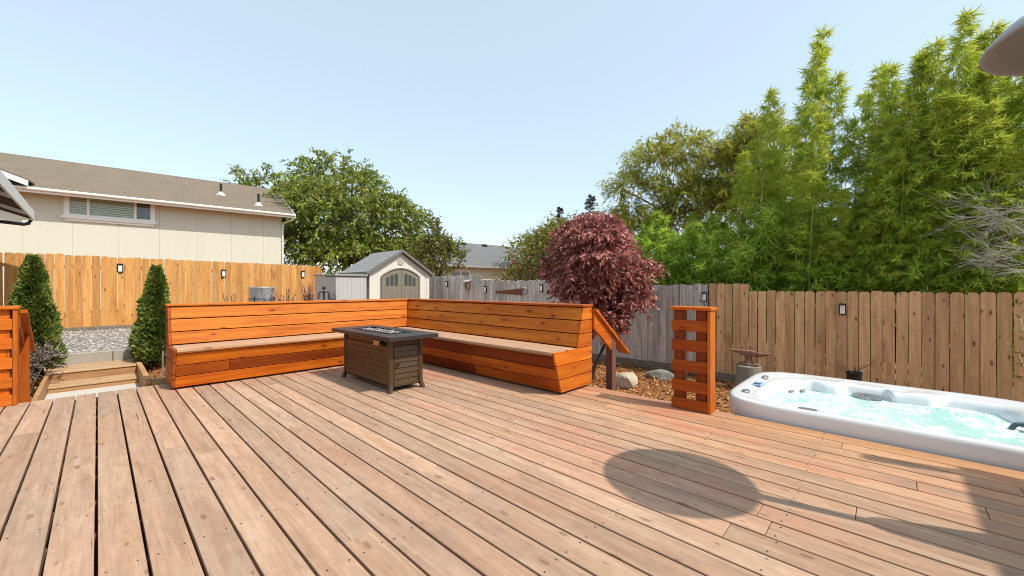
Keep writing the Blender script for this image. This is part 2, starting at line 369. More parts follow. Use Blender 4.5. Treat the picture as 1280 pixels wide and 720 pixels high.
# scattered stones and bark chips (stuff)
def rocks(name,P,size,rnd,mat,flat=.6):
    base=np.array([[1,0,0],[0,1,0],[-1,0,0],[0,-1,0],[0,0,1],[0,0,-1]],float)
    n=len(P); V=base[None]*size[:,None,None]*rng.uniform(.6,1.3,(n,6,1)); V[:,:,2]*=flat
    a=rng.uniform(0,6.28,n); c_,s_=np.cos(a),np.sin(a)
    x=V[:,:,0]*c_[:,None]-V[:,:,1]*s_[:,None]; y=V[:,:,0]*s_[:,None]+V[:,:,1]*c_[:,None]
    V=np.stack([x,y,V[:,:,2]],-1)+P[:,None,:]
    # two quads-pairs folded as degenerate-free quads: use 4 side quads of the octahedron halves
    q=np.array([[0,1,2,4],[0,4,2,3]])  # upper shell as two bent quads
    F=(np.arange(n)[:,None,None]*6+q[None]).reshape(-1,4)
    return np_mesh(name,V.reshape(-1,3),F,np.repeat(rnd,2),mat)
t=NT('loose_stone'); M['stone']=t.fin(t.ramp(t.attr('rnd'),((0,(.20,.18,.15)),(.5,(.42,.385,.335)),(1,(.66,.63,.58)))),.85)
n=9000; P=np.stack([rng.uniform(-3,4.4,n),8.95+4.9*rng.uniform(0,1,n)**1.3,np.zeros(n)],-1); P[:,2]=hgt(P[:,0],P[:,1])+.018
n2=2600; Q=np.stack([rng.normal(4.3,.33,n2).clip(3.86,5.1),rng.uniform(1.25,6.0,n2),np.zeros(n2)],-1); Q[:,2]=hgt(Q[:,0],Q[:,1])+.025
P=np.concatenate([P,Q])
tag(rocks('loose_gravel',P,rng.uniform(.012,.03,len(P)),rng.uniform(0,1,len(P)),M['stone']),'loose pale grey gravel stones lying in the terrace bed and beside the deck','gravel',kind='stuff')
t=NT('bark_chip'); M['chip']=t.fin(t.ramp(t.attr('rnd'),((0,(.09,.03,.010)),(.35,(.32,.12,.032)),(.75,(.58,.26,.075)),(1,(.78,.50,.25)))),.85)
n=16000; P=np.stack([rng.uniform(4.2,8.9,n),rng.uniform(-1.5,6.5,n),np.zeros(n)],-1)
n2=1600; Q=np.stack([rng.uniform(-1.6,-.5,n2),rng.uniform(6.3,9.2,n2),np.zeros(n2)],-1); n3=1200
Q3=np.stack([rng.uniform(.4,2.2,n3),rng.uniform(6.3,9.0,n3),np.zeros(n3)],-1); P=np.concatenate([P,Q,Q3]); P[:,2]=hgt(P[:,0],P[:,1])+rng.uniform(.01,.03,len(P))
D=unit(np.stack([rng.normal(0,1,len(P)),rng.normal(0,1,len(P)),rng.normal(0,.25,len(P))],-1)); N=unit(np.stack([rng.normal(0,.4,len(P)),rng.normal(0,.4,len(P)),np.ones(len(P))],-1))
tag(leaves('bark_chips',P,D,N,rng.uniform(.03,.10,len(P)),rng.uniform(.015,.035,len(P)),rng.uniform(0,1,len(P)),M['chip'],fold=.4,mid=.5),'orange brown bark mulch chips covering the yard between deck and fences','bark mulch',kind='stuff')

# ------------------------------------------------------------------ deck
BX1,BY1=3.824,6.02
deck=thing('deck','large weathered timber deck of long parallel boards','deck',(1.5,2,0))
PITCH=.1467; gaps=[3.663-k*PITCH for k in range(38)]
b=MB(); edges=[BX1]+gaps
for k in range(len(edges)-1):
    x1,x0=edges[k]-.0054,edges[k+1]+.0054
    if k==0: x1=BX1
    y=-2.1; r=random.uniform(1.2,4.2)
    while y<BY1-.01:
        y2=min(y+r,BY1)
        if BY1-y2<.7: y2=BY1
        tn=random.choice([(1,1,1),(1.04,1,.97),(.95,.94,.93),(1.03,.96,.93),(.97,.98,1.0),(1.05,1.03,1)])
        if k==1: tn=(1.05,.98,.92)
        dz=random.uniform(-.0012,.0012)
        # edge board by the tub is newer wood
        mi=1 if (k==0 and y2<1.3) else 0
        b.box(x0,x1,y+.0008,y2-.0016,-.036+dz,dz,None,tn,mi)
        y=y2; r=random.choice([2.44,3.05,3.66,4.27])
    if k==0: pass
b.build('decking',[M['deck'],M['deck_new']],deck,bevel=.0035,seg=2)
b=MB()
for k in range(len(edges)-1):
    xm=(edges[k]+edges[k+1])/2
    y=5.85
    while y>.3:
        for s_ in (-.045,.045):
            cx,cy=xm+s_+random.gauss(0,.004),y+random.gauss(0,.006)
            i0=b.verts([(cx+.0045*math.cos(a*math.pi/3),cy+.0045*math.sin(a*math.pi/3),.0016) for a in range(6)]); b.face([i0+q for q in range(6)])
        y-=.61
b.build('screw_heads',M['screw'],deck)['kind']='stuff'
b=MB(); y=5.9
while y>-2.1:
    b.box(-1.6,BX1-.05,y-.02,y+.02,-.2,-.0405); y-=.406
b.box(-1.6,BX1-.01,BY1-.055,BY1-.02,-.26,-.0405); b.box(BX1-.045,BX1-.01,-2.1,BY1-.06,-.26,-.0405)
b.build('joists',M['joist'],deck)
for (x,y) in ((3.7,5.8),(3.7,3.2),(3.7,1.0),(.2,5.8),(-1.4,5.8)):
    b=MB(); b.box(x-.05,x+.05,y-.05,y+.05,GZ-.05,-.262); b.build('support_post',M['joist'],deck)

# ------------------------------------------------------------------ bench (L shaped)
BX,BY=3.852,6.14
bench=thing('corner_bench','long L-shaped orange stained built-in bench around the deck corner','bench',(3.6,5.8,0))
def wing(side):
    ax='x' if side=='l' else 'y'
    T0=.55 if side=='l' else 2.43
    def pt(d,z,t): return (t,BY-d,z) if side=='l' else (BX-d,t,z)
    def far(d): return (BX-d) if side=='l' else (BY-d)
    def board(mb,pf,t0,tint,joints=()):
        # pf: 4 profile points (d,z) ; from t0 to the mitred corner, split at joints
        cuts=[None]+list(joints)+['c']
        for a,c in zip(cuts[:-1],cuts[1:]):
            A=[pt(d,z,t0 if a is None else a+.001) for d,z in pf]; B=[pt(d,z,(far(d)-.002) if c=='c' else c-.001) for d,z in pf]
            mb.hexa(A+B,None,tint if not isinstance(tint,list) else tint.pop(0))
    def slab(f0,f1,th):   # board profile with outer face from f0 to f1, th thick towards the back
        (d0,z0),(d1,z1)=f0,f1
        return [(d0,z0),(d1,z1),(d1-th,z1),(d0-th,z0)]
    lerp=lambda a,b,u:(a[0]+(b[0]-a[0])*u,a[1]+(b[1]-a[1])*u)
    tl=T0+.026
    # backrest
    b=MB(); lo,hi=(.28,.458),(.172,.888)
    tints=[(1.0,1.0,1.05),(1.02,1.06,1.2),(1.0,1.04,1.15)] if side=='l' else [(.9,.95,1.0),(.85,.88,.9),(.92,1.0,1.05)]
    for k in range(3):
        p0=lerp(lo,hi,k/3+.008); p1=lerp(lo,hi,(k+1)/3-.016)
        board(b,slab(p0,p1,.03),tl,tints[k])
    b.build('backrest',M['stain_'+ax],bench,bevel=.004,seg=2)
    # seat
    b=MB()
    for k in range(3):
        d0,d1=.285+k*.1385,.285+(k+1)*.1385-.005
        if k==2: d1=.705
        board(b,[(d0,.418),(d1,.418),(d1,.45),(d0,.45)],tl+.001,random.choice([(1,1,1),(.93,.92,.9),(1.05,1.0,.95)]))
    b.build('seat',M['seat_'+ax],bench,bevel=.004,seg=2)
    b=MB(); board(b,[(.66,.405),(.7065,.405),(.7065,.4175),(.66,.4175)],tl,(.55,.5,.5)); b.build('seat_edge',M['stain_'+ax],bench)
    # front panel
    b=MB(); lo,hi=(.57,.022),(.688,.402)
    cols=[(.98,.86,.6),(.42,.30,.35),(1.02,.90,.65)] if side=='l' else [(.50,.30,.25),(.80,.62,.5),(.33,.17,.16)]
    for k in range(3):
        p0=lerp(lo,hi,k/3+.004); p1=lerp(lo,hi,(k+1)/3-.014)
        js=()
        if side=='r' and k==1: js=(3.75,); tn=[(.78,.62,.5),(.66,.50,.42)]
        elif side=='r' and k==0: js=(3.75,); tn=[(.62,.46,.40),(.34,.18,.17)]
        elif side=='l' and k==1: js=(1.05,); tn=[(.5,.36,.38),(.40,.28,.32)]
        else: tn=cols[k]
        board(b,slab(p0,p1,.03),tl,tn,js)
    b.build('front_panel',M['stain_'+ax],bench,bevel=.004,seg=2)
    # back panel
    b=MB()
    for k in range(6):
        z0=.022+k*.1445; board(b,[(-.0,z0),(.028,z0),(.028,z0+.139),(0,z0+.139)],tl,(.9,.85,.8))
    b.build('back_panel',M['stain_'+ax],bench,bevel=.003)
    # cap
    b=MB(); t0=T0-.012
    A=[pt(d,z,t0) for d,z in ((-.012,.8905),(.192,.8905),(.192,.916),(-.012,.916))]
    B=[pt(d,z,far(d)-.001) for d,z in ((-.012,.8905),(.192,.8905),(.192,.916),(-.012,.916))]
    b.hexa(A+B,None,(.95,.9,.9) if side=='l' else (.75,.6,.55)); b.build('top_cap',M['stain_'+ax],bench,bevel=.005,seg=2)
    # end panel : six short boards following the profile
    b=MB(); fr=lambda z: .57+(z-.022)*(.118/.38) if z<.4505 else .28+(z-.458)*(-.108/.43)
    zz=[.022,.162,.305,.4505,.600,.745,.888]
    for k in range(6):
        z0,z1=zz[k]+.003,zz[k+1]-.004
        P=[(0.0,z0),(fr(z0)+.0,z0),(fr(z1),z1),(0.0,z1)]
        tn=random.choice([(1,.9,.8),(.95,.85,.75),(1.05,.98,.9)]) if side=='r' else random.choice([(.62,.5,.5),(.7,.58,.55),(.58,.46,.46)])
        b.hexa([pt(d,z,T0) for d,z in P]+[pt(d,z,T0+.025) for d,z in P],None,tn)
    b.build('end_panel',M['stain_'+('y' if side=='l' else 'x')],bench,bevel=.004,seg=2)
wing('l'); wing('r')

# ------------------------------------------------------------------ stair handrail, screens, stairs
rail=thing('stair_handrail','orange sloping stair handrail on one post beside the bench end','handrail',(4.28,2.44,GZ))
def sl(x): return .83-(x-3.87)*.745
b=MB(); b.hexa([(3.862,2.37,sl(3.862)-.0),(4.62,2.37,sl(4.62)),(4.62,2.51,sl(4.62)),(3.862,2.51,sl(3.862)),(3.862,2.37,sl(3.862)+.036),(4.62,2.37,sl(4.62)+.036),(4.62,2.51,sl(4.62)+.036),(3.862,2.51,sl(3.862)+.036)],None,(1,.95,.9))
b.build('rail_cap',M['stain_x'],rail,bevel=.004,seg=2)
b=MB(); b.hexa([(3.862,2.405,sl(3.862)-.19),(4.25,2.405,sl(4.25)-.19),(4.25,2.44,sl(4.25)-.19),(3.862,2.44,sl(3.862)-.19),(3.862,2.405,sl(3.862)-.003),(4.25,2.405,sl(4.25)-.003),(4.25,2.44,sl(4.25)-.003),(3.862,2.44,sl(3.862)-.003)],None,(.85,.7,.6))
b.build('rail_board',M['stain_x'],rail,bevel=.003)
b=MB(); b.hexa([(4.252,2.40,GZ-.05),(4.34,2.40,GZ-.05),(4.34,2.487,GZ-.05),(4.252,2.487,GZ-.05),(4.252,2.40,sl(4.252)-.004),(4.34,2.40,sl(4.34)-.004),(4.34,2.487,sl(4.34)-.004),(4.252,2.487,sl(4.252)-.004)],None,(.30,.20,.2))
b.build('post',plain('red_brown_painted_post',(.17,.07,.05),.6,0,.25,12),rail,bevel=.004)
stairs=thing('stairs','short flight of wooden stairs leading from the deck down to the mulch','stairs',(4.3,2,GZ))
for k in range(3):
    x0=3.86+k*.27; z=-.19*(k+1); b=MB(); b.box(x0,x0+.29,1.5,2.36,z-.036,z); b.build('tread',M['timber_y'],stairs,bevel=.004)
for y0 in (1.49,2.37):
    b=MB(); b.hexa([(3.83,y0,-.36),(4.72,y0,GZ-.02),(4.72,y0+.036,GZ-.02),(3.83,y0+.036,-.36),(3.83,y0,-.04),(4.72,y0,GZ+.1),(4.72,y0+.036,GZ+.1),(3.83,y0+.036,-.04)]); b.build('stringer',M['joist'],stairs)

def screen(label,x0,y0,x1,y1,slat_t,up_t,trim_t,cap_t):
    """low guard: two uprights with horizontal boards on the deck side, end trim and a cap"""
    L=math.hypot(x1-x0,y1-y0); a=math.atan2(y1-y0,x1-x0)
    s=thing('slatted_guard',label,'railing',(x0,y0,0),a,'slatted guards beside the deck stairs',world=False)
    H=.90; th=.026; dk=.125
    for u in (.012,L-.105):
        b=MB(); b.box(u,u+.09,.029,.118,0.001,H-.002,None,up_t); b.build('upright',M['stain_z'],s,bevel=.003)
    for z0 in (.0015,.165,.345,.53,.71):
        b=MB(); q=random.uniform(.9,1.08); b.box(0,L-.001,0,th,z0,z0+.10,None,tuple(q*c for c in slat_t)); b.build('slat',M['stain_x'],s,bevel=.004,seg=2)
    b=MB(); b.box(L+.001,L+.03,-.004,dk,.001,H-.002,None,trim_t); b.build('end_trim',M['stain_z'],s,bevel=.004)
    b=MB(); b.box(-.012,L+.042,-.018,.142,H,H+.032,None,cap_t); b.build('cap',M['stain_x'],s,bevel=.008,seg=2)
    return s
screen('shade-darkened orange slatted guard between the hot tub and the bench',3.668,1.462,3.668,1.152,(.66,.45,.38),(.40,.27,.27),(1.,.95,.85),(1,.9,.8))  # dark slat and upright tints paint in the shade on this side
screen('sun-brightened orange slatted guard at the far left edge of the deck',-.92,5.93,-.55,5.93,(1,.95,.85),(.85,.7,.6),(.95,.85,.8),(1,.95,.95))  # brighter tints put sunlight into the colour of this guard
lrail=thing('stair_handrail','orange sloping stair handrail and post behind the far left guard','handrail',(-.5,6.45,GZ))
sl2=lambda y:.86-(y-6.06)*.62
def slope_y(x0,x1,y0,y1,d0,d1):
    return [(x0,y0,sl2(y0)+d0),(x1,y0,sl2(y0)+d0),(x1,y1,sl2(y1)+d0),(x0,y1,sl2(y1)+d0),(x0,y0,sl2(y0)+d1),(x1,y0,sl2(y0)+d1),(x1,y1,sl2(y1)+d1),(x0,y1,sl2(y1)+d1)]
b=MB(); b.hexa(slope_y(-.60,-.47,6.065,6.80,0,.036),None,(.9,.75,.7)); b.build('rail_cap',M['stain_y'],lrail,bevel=.004)
b=MB(); b.hexa(slope_y(-.545,-.515,6.065,6.38,-.15,-.003),None,(.7,.5,.45)); b.build('rail_board',M['stain_y'],lrail,bevel=.003)
b=MB(); b.box(-.575,-.487,6.385,6.473,-.85,sl2(6.473)-.002,None,(.8,.62,.55)); b.build('post',M['stain_z'],lrail,bevel=.004)

# ------------------------------------------------------------------ steps up to the gravel terrace on the left
tag(patch('paved_pad',-.44,.40,6.03,7.9,M['pad'],0,6),kind='structure')
bpy.data.objects['paved_pad'].data.vertices.foreach_set('co',np.array([(x,y,-.24) for y in np.linspace(6.03,7.9,6) for x in np.linspace(-.44,.40,6)],dtype=np.float32).ravel())
steps=thing('timber_steps','two low raw timber steps between the deck and the gravel terrace','steps',(0,7.4,-.2))
b=MB(); b.box(-.44,.40,7.69,7.73,-.30,-.184,None,(.92,.86,.8)); b.box(-.44,.40,7.675,8.108,-.182,-.16,None,(1.15,1.2,1.25)); b.build('lower_step',M['timber'],steps,bevel=.005)
b=MB(); b.box(-.44,.40,8.11,8.15,-.25,-.060,None,(.88,.8,.72)); b.box(-.44,.40,8.095,8.79,-.058,-.036,None,(1.15,1.2,1.25)); b.build('upper_step',M['timber'],steps,bevel=.005)
b=MB(); b.hexa([(-.482,6.10,-.25),(-.442,6.10,-.25),(-.442,8.7,-.25),(-.482,8.7,-.25),(-.482,6.10,-.09),(-.442,6.10,-.09),(-.442,8.7,-.02),(-.482,8.7,-.02)]); b.build('side_board',M['timber_y'],steps,bevel=.005)
b=MB(); b.box(.402,.46,6.62,8.7,-.25,-.02); b.build('side_board',M['timber_y'],steps,bevel=.005)
b=MB(); b.box(.462,1.6,6.62,6.67,-.25,-.03); b.build('front_board',M['timber'],steps,bevel=.005)
curb=MB()
x=-2.2
while x<4.5:
    curb.box(x,x+.585,8.80,8.93,-.25,.115+random.uniform(-.006,.006)); x+=.592
tag(curb.build('concrete_curb',M['concrete'],None,bevel=.008),'low grey concrete block curb holding back the gravel terrace','curb')
stake=MB(); stake.tube([(.66,7.75,-.3),(.665,7.75,.17)],.011,8,tint=(1,1,1)); tag(stake.build('garden_stake',plain('galvanised_rod',(.45,.45,.43),.45,.7)),'thin grey metal stake standing beside the dark green conifer by the bench','stake')

# ------------------------------------------------------------------ fences
def fence(name,label,p0,p1,z0f,z1f,mat,postmat,inward,postside=True,width=.14,gap=.006,ear=.028,jit=.006,kick=None,postevery=2.4,light=False):
    """close-boarded fence of dog-eared pickets along p0 -> p1"""
    p0,p1=Vector((*p0,0)),Vector((*p1,0)); L=(p1-p0).length; d=(p1-p0)/L; nrm=Vector((d.y,-d.x,0))*inward
    f=thing(name,label,'fence',(p0.x,p0.y,z0f(0)))
    b=MB(); u=0
    while u<L-.02:
        w=min(width+random.uniform(-.004,.004),L-u); zt=z1f(u)+random.gauss(0,jit); zb=z0f(u)+random.uniform(0,.02); e=ear*random.uniform(.8,1.2)
        r=random.random(); off=random.uniform(0,.004); tilt=random.gauss(0,.004)
        pr=[(0,zb),(w,zb),(w+tilt,zt-e),(w-e*.8+tilt,zt),(e*.8+tilt,zt),(tilt,zt-e)]
        q=[]
        for side in (off,off+.016):
            for a,z in pr:
                P=p0+d*(u+a)+nrm*side; q.append((P.x,P.y,z))
        i0=b.verts(q); t=(random.uniform(.93,1.05),)*3
        fr=[i0+k for k in range(6)]; bk=[i0+6+k for k in range(6)]
        b.face(bk if inward>0 else bk[::-1],r,t); b.face(fr[::-1] if inward>0 else fr,r,t)
        for k in range(6):
            j=(k+1)%6; b.face((fr[k],fr[j],bk[j],bk[k]) if inward>0 else (fr[j],fr[k],bk[k],bk[j]),r,t)
        u+=w+gap+random.uniform(-.001,.003)
    b.build('pickets',mat,f)
    n=max(1,round(L/postevery))
    for k in range(n+1):
        u=L*k/n; P=p0+d*u-nrm*.075; b=MB(); z0,z1=z0f(min(u,L-.05))-.1,z1f(min(u,L-.05))-.12
        b.box(P.x-.045,P.x+.045,P.y-.045,P.y+.045,z0,z1); b.build('post',postmat,f)
    for zz in (.25,.85):
        b=MB(); s=0
        seg=max(1,round(L/2.4))
        for k in range(seg):
            a,c=p0+d*(L*k/seg),p0+d*(L*(k+1)/seg-.003); um=L*(k+.5)/seg; z=z0f(um)+(z1f(um)-z0f(um))*zz
            A=[(a-nrm*.002),(c-nrm*.002),(c-nrm*.03),(a-nrm*.03)]
            if inward>0: A=A
            b.hexa([(v.x,v.y,z-.04) for v in A]+[(v.x,v.y,z+.04) for v in A])
        b.build('rail',postmat,f)
    if kick:
        b=MB(); k=0; 
        while k<L-.05:
            k2=min(k+2.4,L); a,c=p0+d*k+nrm*.02,p0+d*(k2-.004)+nrm*.02; z=z0f((k+k2)/2)+random.uniform(-.01,.01)
            A=[a,c,c+nrm*.035,a+nrm*.035]
            if inward<0: pass
            b.hexa([(v.x,v.y,z-.12) for v in A]+[(v.x,v.y,z+kick) for v in A]); k=k2
        b.build('kickboard',M['kick'],f)
    return f
FX=8.80
fence('picket_fence','bright orange cedar fence along the gravel terrace on the left',(-3.2,14.0),(5.25,14.0),lambda u:.06,lambda u:1.895-.006*u,M['fence_new'],M['fence_new'],1,postevery=2.4,width=.142,kick=.10,gap=.005)
def ztop_g(u):   # u from y=12.9 down to 2.72
    y=12.9-u
    if y>9.93: return 1.52
    if y>9.3: return 1.37
    if y>5.2: return 1.33
    return 1.17
fence('picket_fence','weathered silver grey fence behind the bench and maple',(FX,12.9),(FX,2.72),lambda u: float(hgt(FX,12.9-u))+.17 if 12.9-u>6.5 else GZ+.17,ztop_g,M['fence_grey'],M['kick'],1,kick=.02,jit=.012,width=.138,gap=.008,ear=.015)
fence('picket_fence','brown cedar fence behind the hot tub',(FX,2.715),(FX,-4.2),lambda u:GZ+.12 ,lambda u:1.185 if u<.62 else 1.045-.002*u,M['fence_brown'],M['fence_brown'],1,kick=.03,width=.138,gap=.009,jit=.005)

def wall_light(label,x,y,z,face,s=1.):
    l=thing('fence_light',label,'light',(x,y,z),0,'small black solar lights on the fences')
    def bx(d0,d1,u0,u1,z0,z1):
        b=MB()
        if face=='y': b.box(x+u0*s,x+u1*s,y-d1,y-d0,z+z0*s,z+z1*s)
        else: b.box(x-d1,x-d0,y+u0*s,y+u1*s,z+z0*s,z+z1*s)
        return b
    bx(.0,.03,-.05,.05,-.105,.105).build('housing',M['black_metal'],l,bevel=.004)
    bx(.031,.05,-.034,.034,-.085,.075).build('lens',M['lens'],l,bevel=.004)
    bx(.031,.075,-.05,.05,.077,.105).build('hood',M['black_metal'],l,bevel=.004)
M['lens']=plain('frosted_white_lens',(.78,.80,.80),.25)
for x,z,lb in ((.39,1.60,'black solar light with white lens on the orange fence, nearest the two conifers'),(2.52,1.525,'black solar light on the orange fence above the metal tub'),(4.66,1.555,'black solar light on the orange fence next to the low grey storage box')):
    wall_light(lb,x,14.0-.022,z,'y',1.05)
for y,z,lb in ((11.64,1.25,'black solar light on the grey fence next to the white garden shed'),(9.56,1.06,'black solar light on the grey fence between bird house and rusty saw'),(7.2,1.10,'black solar light on the grey fence beside the maple foliage'),(2.80,.915,'black solar light on the grey fence above the slatted guard'),(.58,.74,'black solar light on the brown fence above the hot tub')):
    wall_light(lb,FX-.024,y,z,'x',1. if y>3 else .92)

# ------------------------------------------------------------------ things hung on the grey fence
bh=thing('bird_house','small rusty brown bird house hanging on the grey fence','bird house',(FX-.03,10.42,1.12))
x,y=FX-.03,10.42
M['rust']=plain('rusty_iron',(.20,.075,.035),.8,.2,.45,14,.3)
M['old_board']=plain('old_brown_board',(.20,.13,.085),.85,0,.35,10)
b=MB(); b.box(x-.12,x,y-.075,y+.075,1.05,1.30); b.build('body',M['old_board'],bh,bevel=.004)
b=MB(); b.hexa([(x-.17,y-.13,1.295),(x,y-.13,1.365),(x,y+.13,1.365),(x-.17,y+.13,1.295),(x-.17,y-.13,1.32),(x,y-.13,1.39),(x,y+.13,1.39),(x-.17,y+.13,1.32)]); b.build('roof',plain('bleached_board',(.45,.42,.38),.85),bh)
b=MB(); b.tube([(x-.121,y,1.20),(x-.127,y,1.20)],.022,12); b.build('entrance_hole',M['black_metal'],bh)
b=MB(); b.tube([(x-.12,y,1.14),(x-.18,y,1.14)],.006,6); b.build('perch',M['rust'],bh)
saw=thing('hand_saw','long rusty two-handled saw blade hung level on the grey fence','saw',(FX-.04,8.45,.98))
b=MB(); x=FX-.045; top=[(9.10,.985)]; n=26
poly=[(9.10,.93),(9.10,1.0)]+[(7.95,1.10)]+[(7.95,.905)]
for k in range(n): 
    u=k/n; yy=7.95+u*1.15; poly+= [(yy+.02,.905+.02*u-.022),(yy+.04,.905+.022*u)]
poly=[(9.10,.955),(9.10,.99),(7.93,1.09),(7.93,.905)]+[q for k in range(22) for q in ((7.95+k*.052,.905+.0022*k),(7.975+k*.052,.882+.0022*k))]
b.prism(poly[::-1],x-.004,x,'x'); b.build('blade',M['rust'],saw)
b=MB(); b.tube([(x-.01,7.93,.96),(x-.012,7.80,.93),(x-.012,7.74,1.0),(x-.012,7.79,1.10),(x-.012,7.88,1.12),(x-.01,7.93,1.05)],.019,8); b.build('handle',plain('worn_grey_handle',(.42,.40,.38),.7),saw,smooth=True)

# ------------------------------------------------------------------ fire table
M['bronze']=plain('bronze_painted_metal',(.095,.056,.027),.42,.35,.15,6,0,.5)
M['dark_top']=plain('dark_bronze_table_top',(.05,.042,.04),.38,.4,.2,4,0,.5)
ft=thing('fire_table','brown metal rectangular gas fire table standing on the deck in front of the bench','fire table',(2.3,4.32,0))
x0,x1,y0,y1=2.10,2.50,3.76,4.88
def lou(mb,face,a0,a1,zs,pl,th=.02):
    for z0,z1 in zs:
        # each slat leans out at its bottom edge
        if face=='x':
            mb.hexa([(pl-.010,a0,z0),(pl+th,a0,z0),(pl+th,a1,z0),(pl-.010,a1,z0),(pl-.001,a0,z1),(pl+th,a0,z1),(pl+th,a1,z1),(pl-.001,a1,z1)])
        elif face=='-x':
            mb.hexa([(pl-th,a0,z0),(pl+.010,a0,z0),(pl+.010,a1,z0),(pl-th,a1,z0),(pl-th,a0,z1),(pl+.001,a0,z1),(pl+.001,a1,z1),(pl-th,a1,z1)])
        elif face=='y':
            mb.hexa([(a0,pl-.010,z0),(a1,pl-.010,z0),(a1,pl+th,z0),(a0,pl+th,z0),(a0,pl-.001,z1),(a1,pl-.001,z1),(a1,pl+th,z1),(a0,pl+th,z1)])
        else:
            mb.hexa([(a0,pl-th,z0),(a1,pl-th,z0),(a1,pl+.010,z0),(a0,pl+.010,z0),(a0,pl-th,z1),(a1,pl-th,z1),(a1,pl+.001,z1),(a0,pl+.001,z1)])
zs=[(.075+k*.0585,.075+k*.0585+.055) for k in range(7)]
b=MB(); lou(b,'x',y0+.045,y1-.045,zs,x0+.014); b.box(x0+.02,x0+.034,y0+.045,y1-.045,.486,.556); b.build('side_panel',M['bronze'],ft,bevel=.002)
b=MB(); lou(b,'-x',y0+.045,y1-.045,zs,x1-.014); b.box(x1-.034,x1-.02,y0+.045,y1-.045,.486,.556); b.build('side_panel',M['bronze'],ft,bevel=.002)
b=MB(); lou(b,'y',x0+.06,x1-.06,zs[:7],y0+.014); b.box(x0+.046,x0+.058,y0+.006,y0+.03,.06,.485); b.box(x1-.058,x1-.046,y0+.006,y0+.03,.06,.485); b.box(x0+.058,x1-.058,y0+.006,y0+.03,.058,.072)
door=b.build('door',M['bronze'],ft,bevel=.002)
b=MB(); b.tube([(x0+.085,y0-.004,.295),(x0+.085,y0-.026,.295)],[.012,.016],12); b.build('door_knob',M['black_metal'],door,off=(2.3,4.32,0),smooth=False)
for z in (.12,.43):
    b=MB(); b.box(x1-.05,x1-.038,y0-.003,y0+.012,z-.035,z+.035); b.build('hinge',M['black_metal'],door,off=(2.3,4.32,0))
b=MB(); b.box(x0+.045,x1-.045,y0+.02,y0+.034,.487,.556)
for k in range(12): b.box(x0+.055+k*.0245,x0+.068+k*.0245,y0+.013,y0+.021,.492,.55)
b.build('vent_grille',M['bronze'],ft)
b=MB(); lou(b,'-y',x0+.045,x1-.045,zs,y1-.014); b.box(x0+.045,x1-.045,y1-.034,y1-.02,.486,.556); b.build('end_panel',M['bronze'],ft,bevel=.002)
for sx,cx in ((-1,x0),(1,x1)):
    for sy,cy in ((-1,y0),(1,y1)):
        b=MB(); ox,oy=-sx*.042,-sy*.042
        def sq(fx,fy,z): 
            xa,xb=sorted((cx+fx,cx+fx+ox)); ya,yb=sorted((cy+fy,cy+fy+oy)); return [(xa,ya,z),(xb,ya,z),(xb,yb,z),(xa,yb,z)]
        lv=[(.022,.022,.001),(.014,.014,.03),(.003,.003,.07),(0,0,.10),(0,0,.557)]
        rings=[b.verts(sq(sx*a,sy*c,z)) for a,c,z in lv]
        for r0,r1 in zip(rings[:-1],rings[1:]):
            for k in range(4): j=(k+1)%4; b.face([r0+k,r0+j,r1+j,r1+k])
        b.face([rings[0]+k for k in (3,2,1,0)]); b.face([rings[-1]+k for k in range(4)])
        b.build('leg',M['bronze'],ft,bevel=.003)
b=MB(); b.box(x0+.03,x1-.03,y0+.03,y1-.03,.045,.06); b.build('bottom_tray',M['black_metal'],ft)
b=MB(); b.tube([(x0+.10,y0-.03,.012),(x1-.13,y0-.03,.012)],.012,6); 
# table top with a long recess
tx0,tx1,ty0,ty1=2.015,2.60,3.60,5.04; hx0,hx1,hy0,hy1=2.20,2.42,3.92,4.74
b=MB(); zt,zb=.602,.56
for q in ((tx0,tx1,ty0,hy0),(tx0,tx1,hy1,ty1),(tx0,hx0,hy0,hy1),(hx1,tx1,hy0,hy1)):
    x_a,x_b,y_a,y_b=q; b.box(x_a+.001,x_b-.001,y_a+.001,y_b-.001,zb,zt)
top=b.build('table_top',M['dark_top'],ft,bevel=.002)
b=MB()
for q in ((hx0-.028,hx1+.028,hy0-.028,hy0+.004),(hx0-.028,hx1+.028,hy1-.004,hy1+.028),(hx0-.028,hx0+.004,hy0+.005,hy1-.005),(hx1-.004,hx1+.028,hy0+.005,hy1-.005)): b.box(*q,zt+.0005,zt+.007)
b.build('burner_frame',M['black_metal'],ft,bevel=.001)
b=MB(); b.box(hx0,hx1,hy0,hy1,.53,.55); b.build('burner_pan',M['black_metal'],ft)
n=420; P=np.stack([rng.uniform(hx0+.015,hx1-.015,n),rng.uniform(hy0+.03,hy1-.03,n),rng.uniform(.565,.60,n)],-1)-np.array([2.3,4.32,0])
t=NT('white_fire_glass'); M['fglass']=t.fin(t.ramp(t.attr('rnd'),((0,(.14,.12,.11)),(1,(.52,.48,.45)))),.25)
o=rocks('fire_glass',P,rng.uniform(.010,.02,n),rng.uniform(0,1,n),M['fglass'],.8); o.parent=ft; tag(o,kind='stuff')
b=MB(); b.box(x0+.006,x0+.022,3.995,4.13,.475,.525); b.build('label_plate',plain('copper_label',(.62,.26,.15),.45,0),ft)
b=MB(); b.tube([(x0+.018,3.945,.502),(x0-.002,3.945,.502),(x0-.020,3.945,.502)],[.026,.024,.018],14); b.tube([(x0+.018,3.885,.502),(x0-.012,3.885,.502)],.011,10); b.build('control_knob',M['black_metal'],ft)
b=MB(); b.box(x0+.004,x0+.02,4.36,4.44,.535,.558); b.build('warning_label',plain('pale_red_label',(.60,.30,.22),.5),ft)

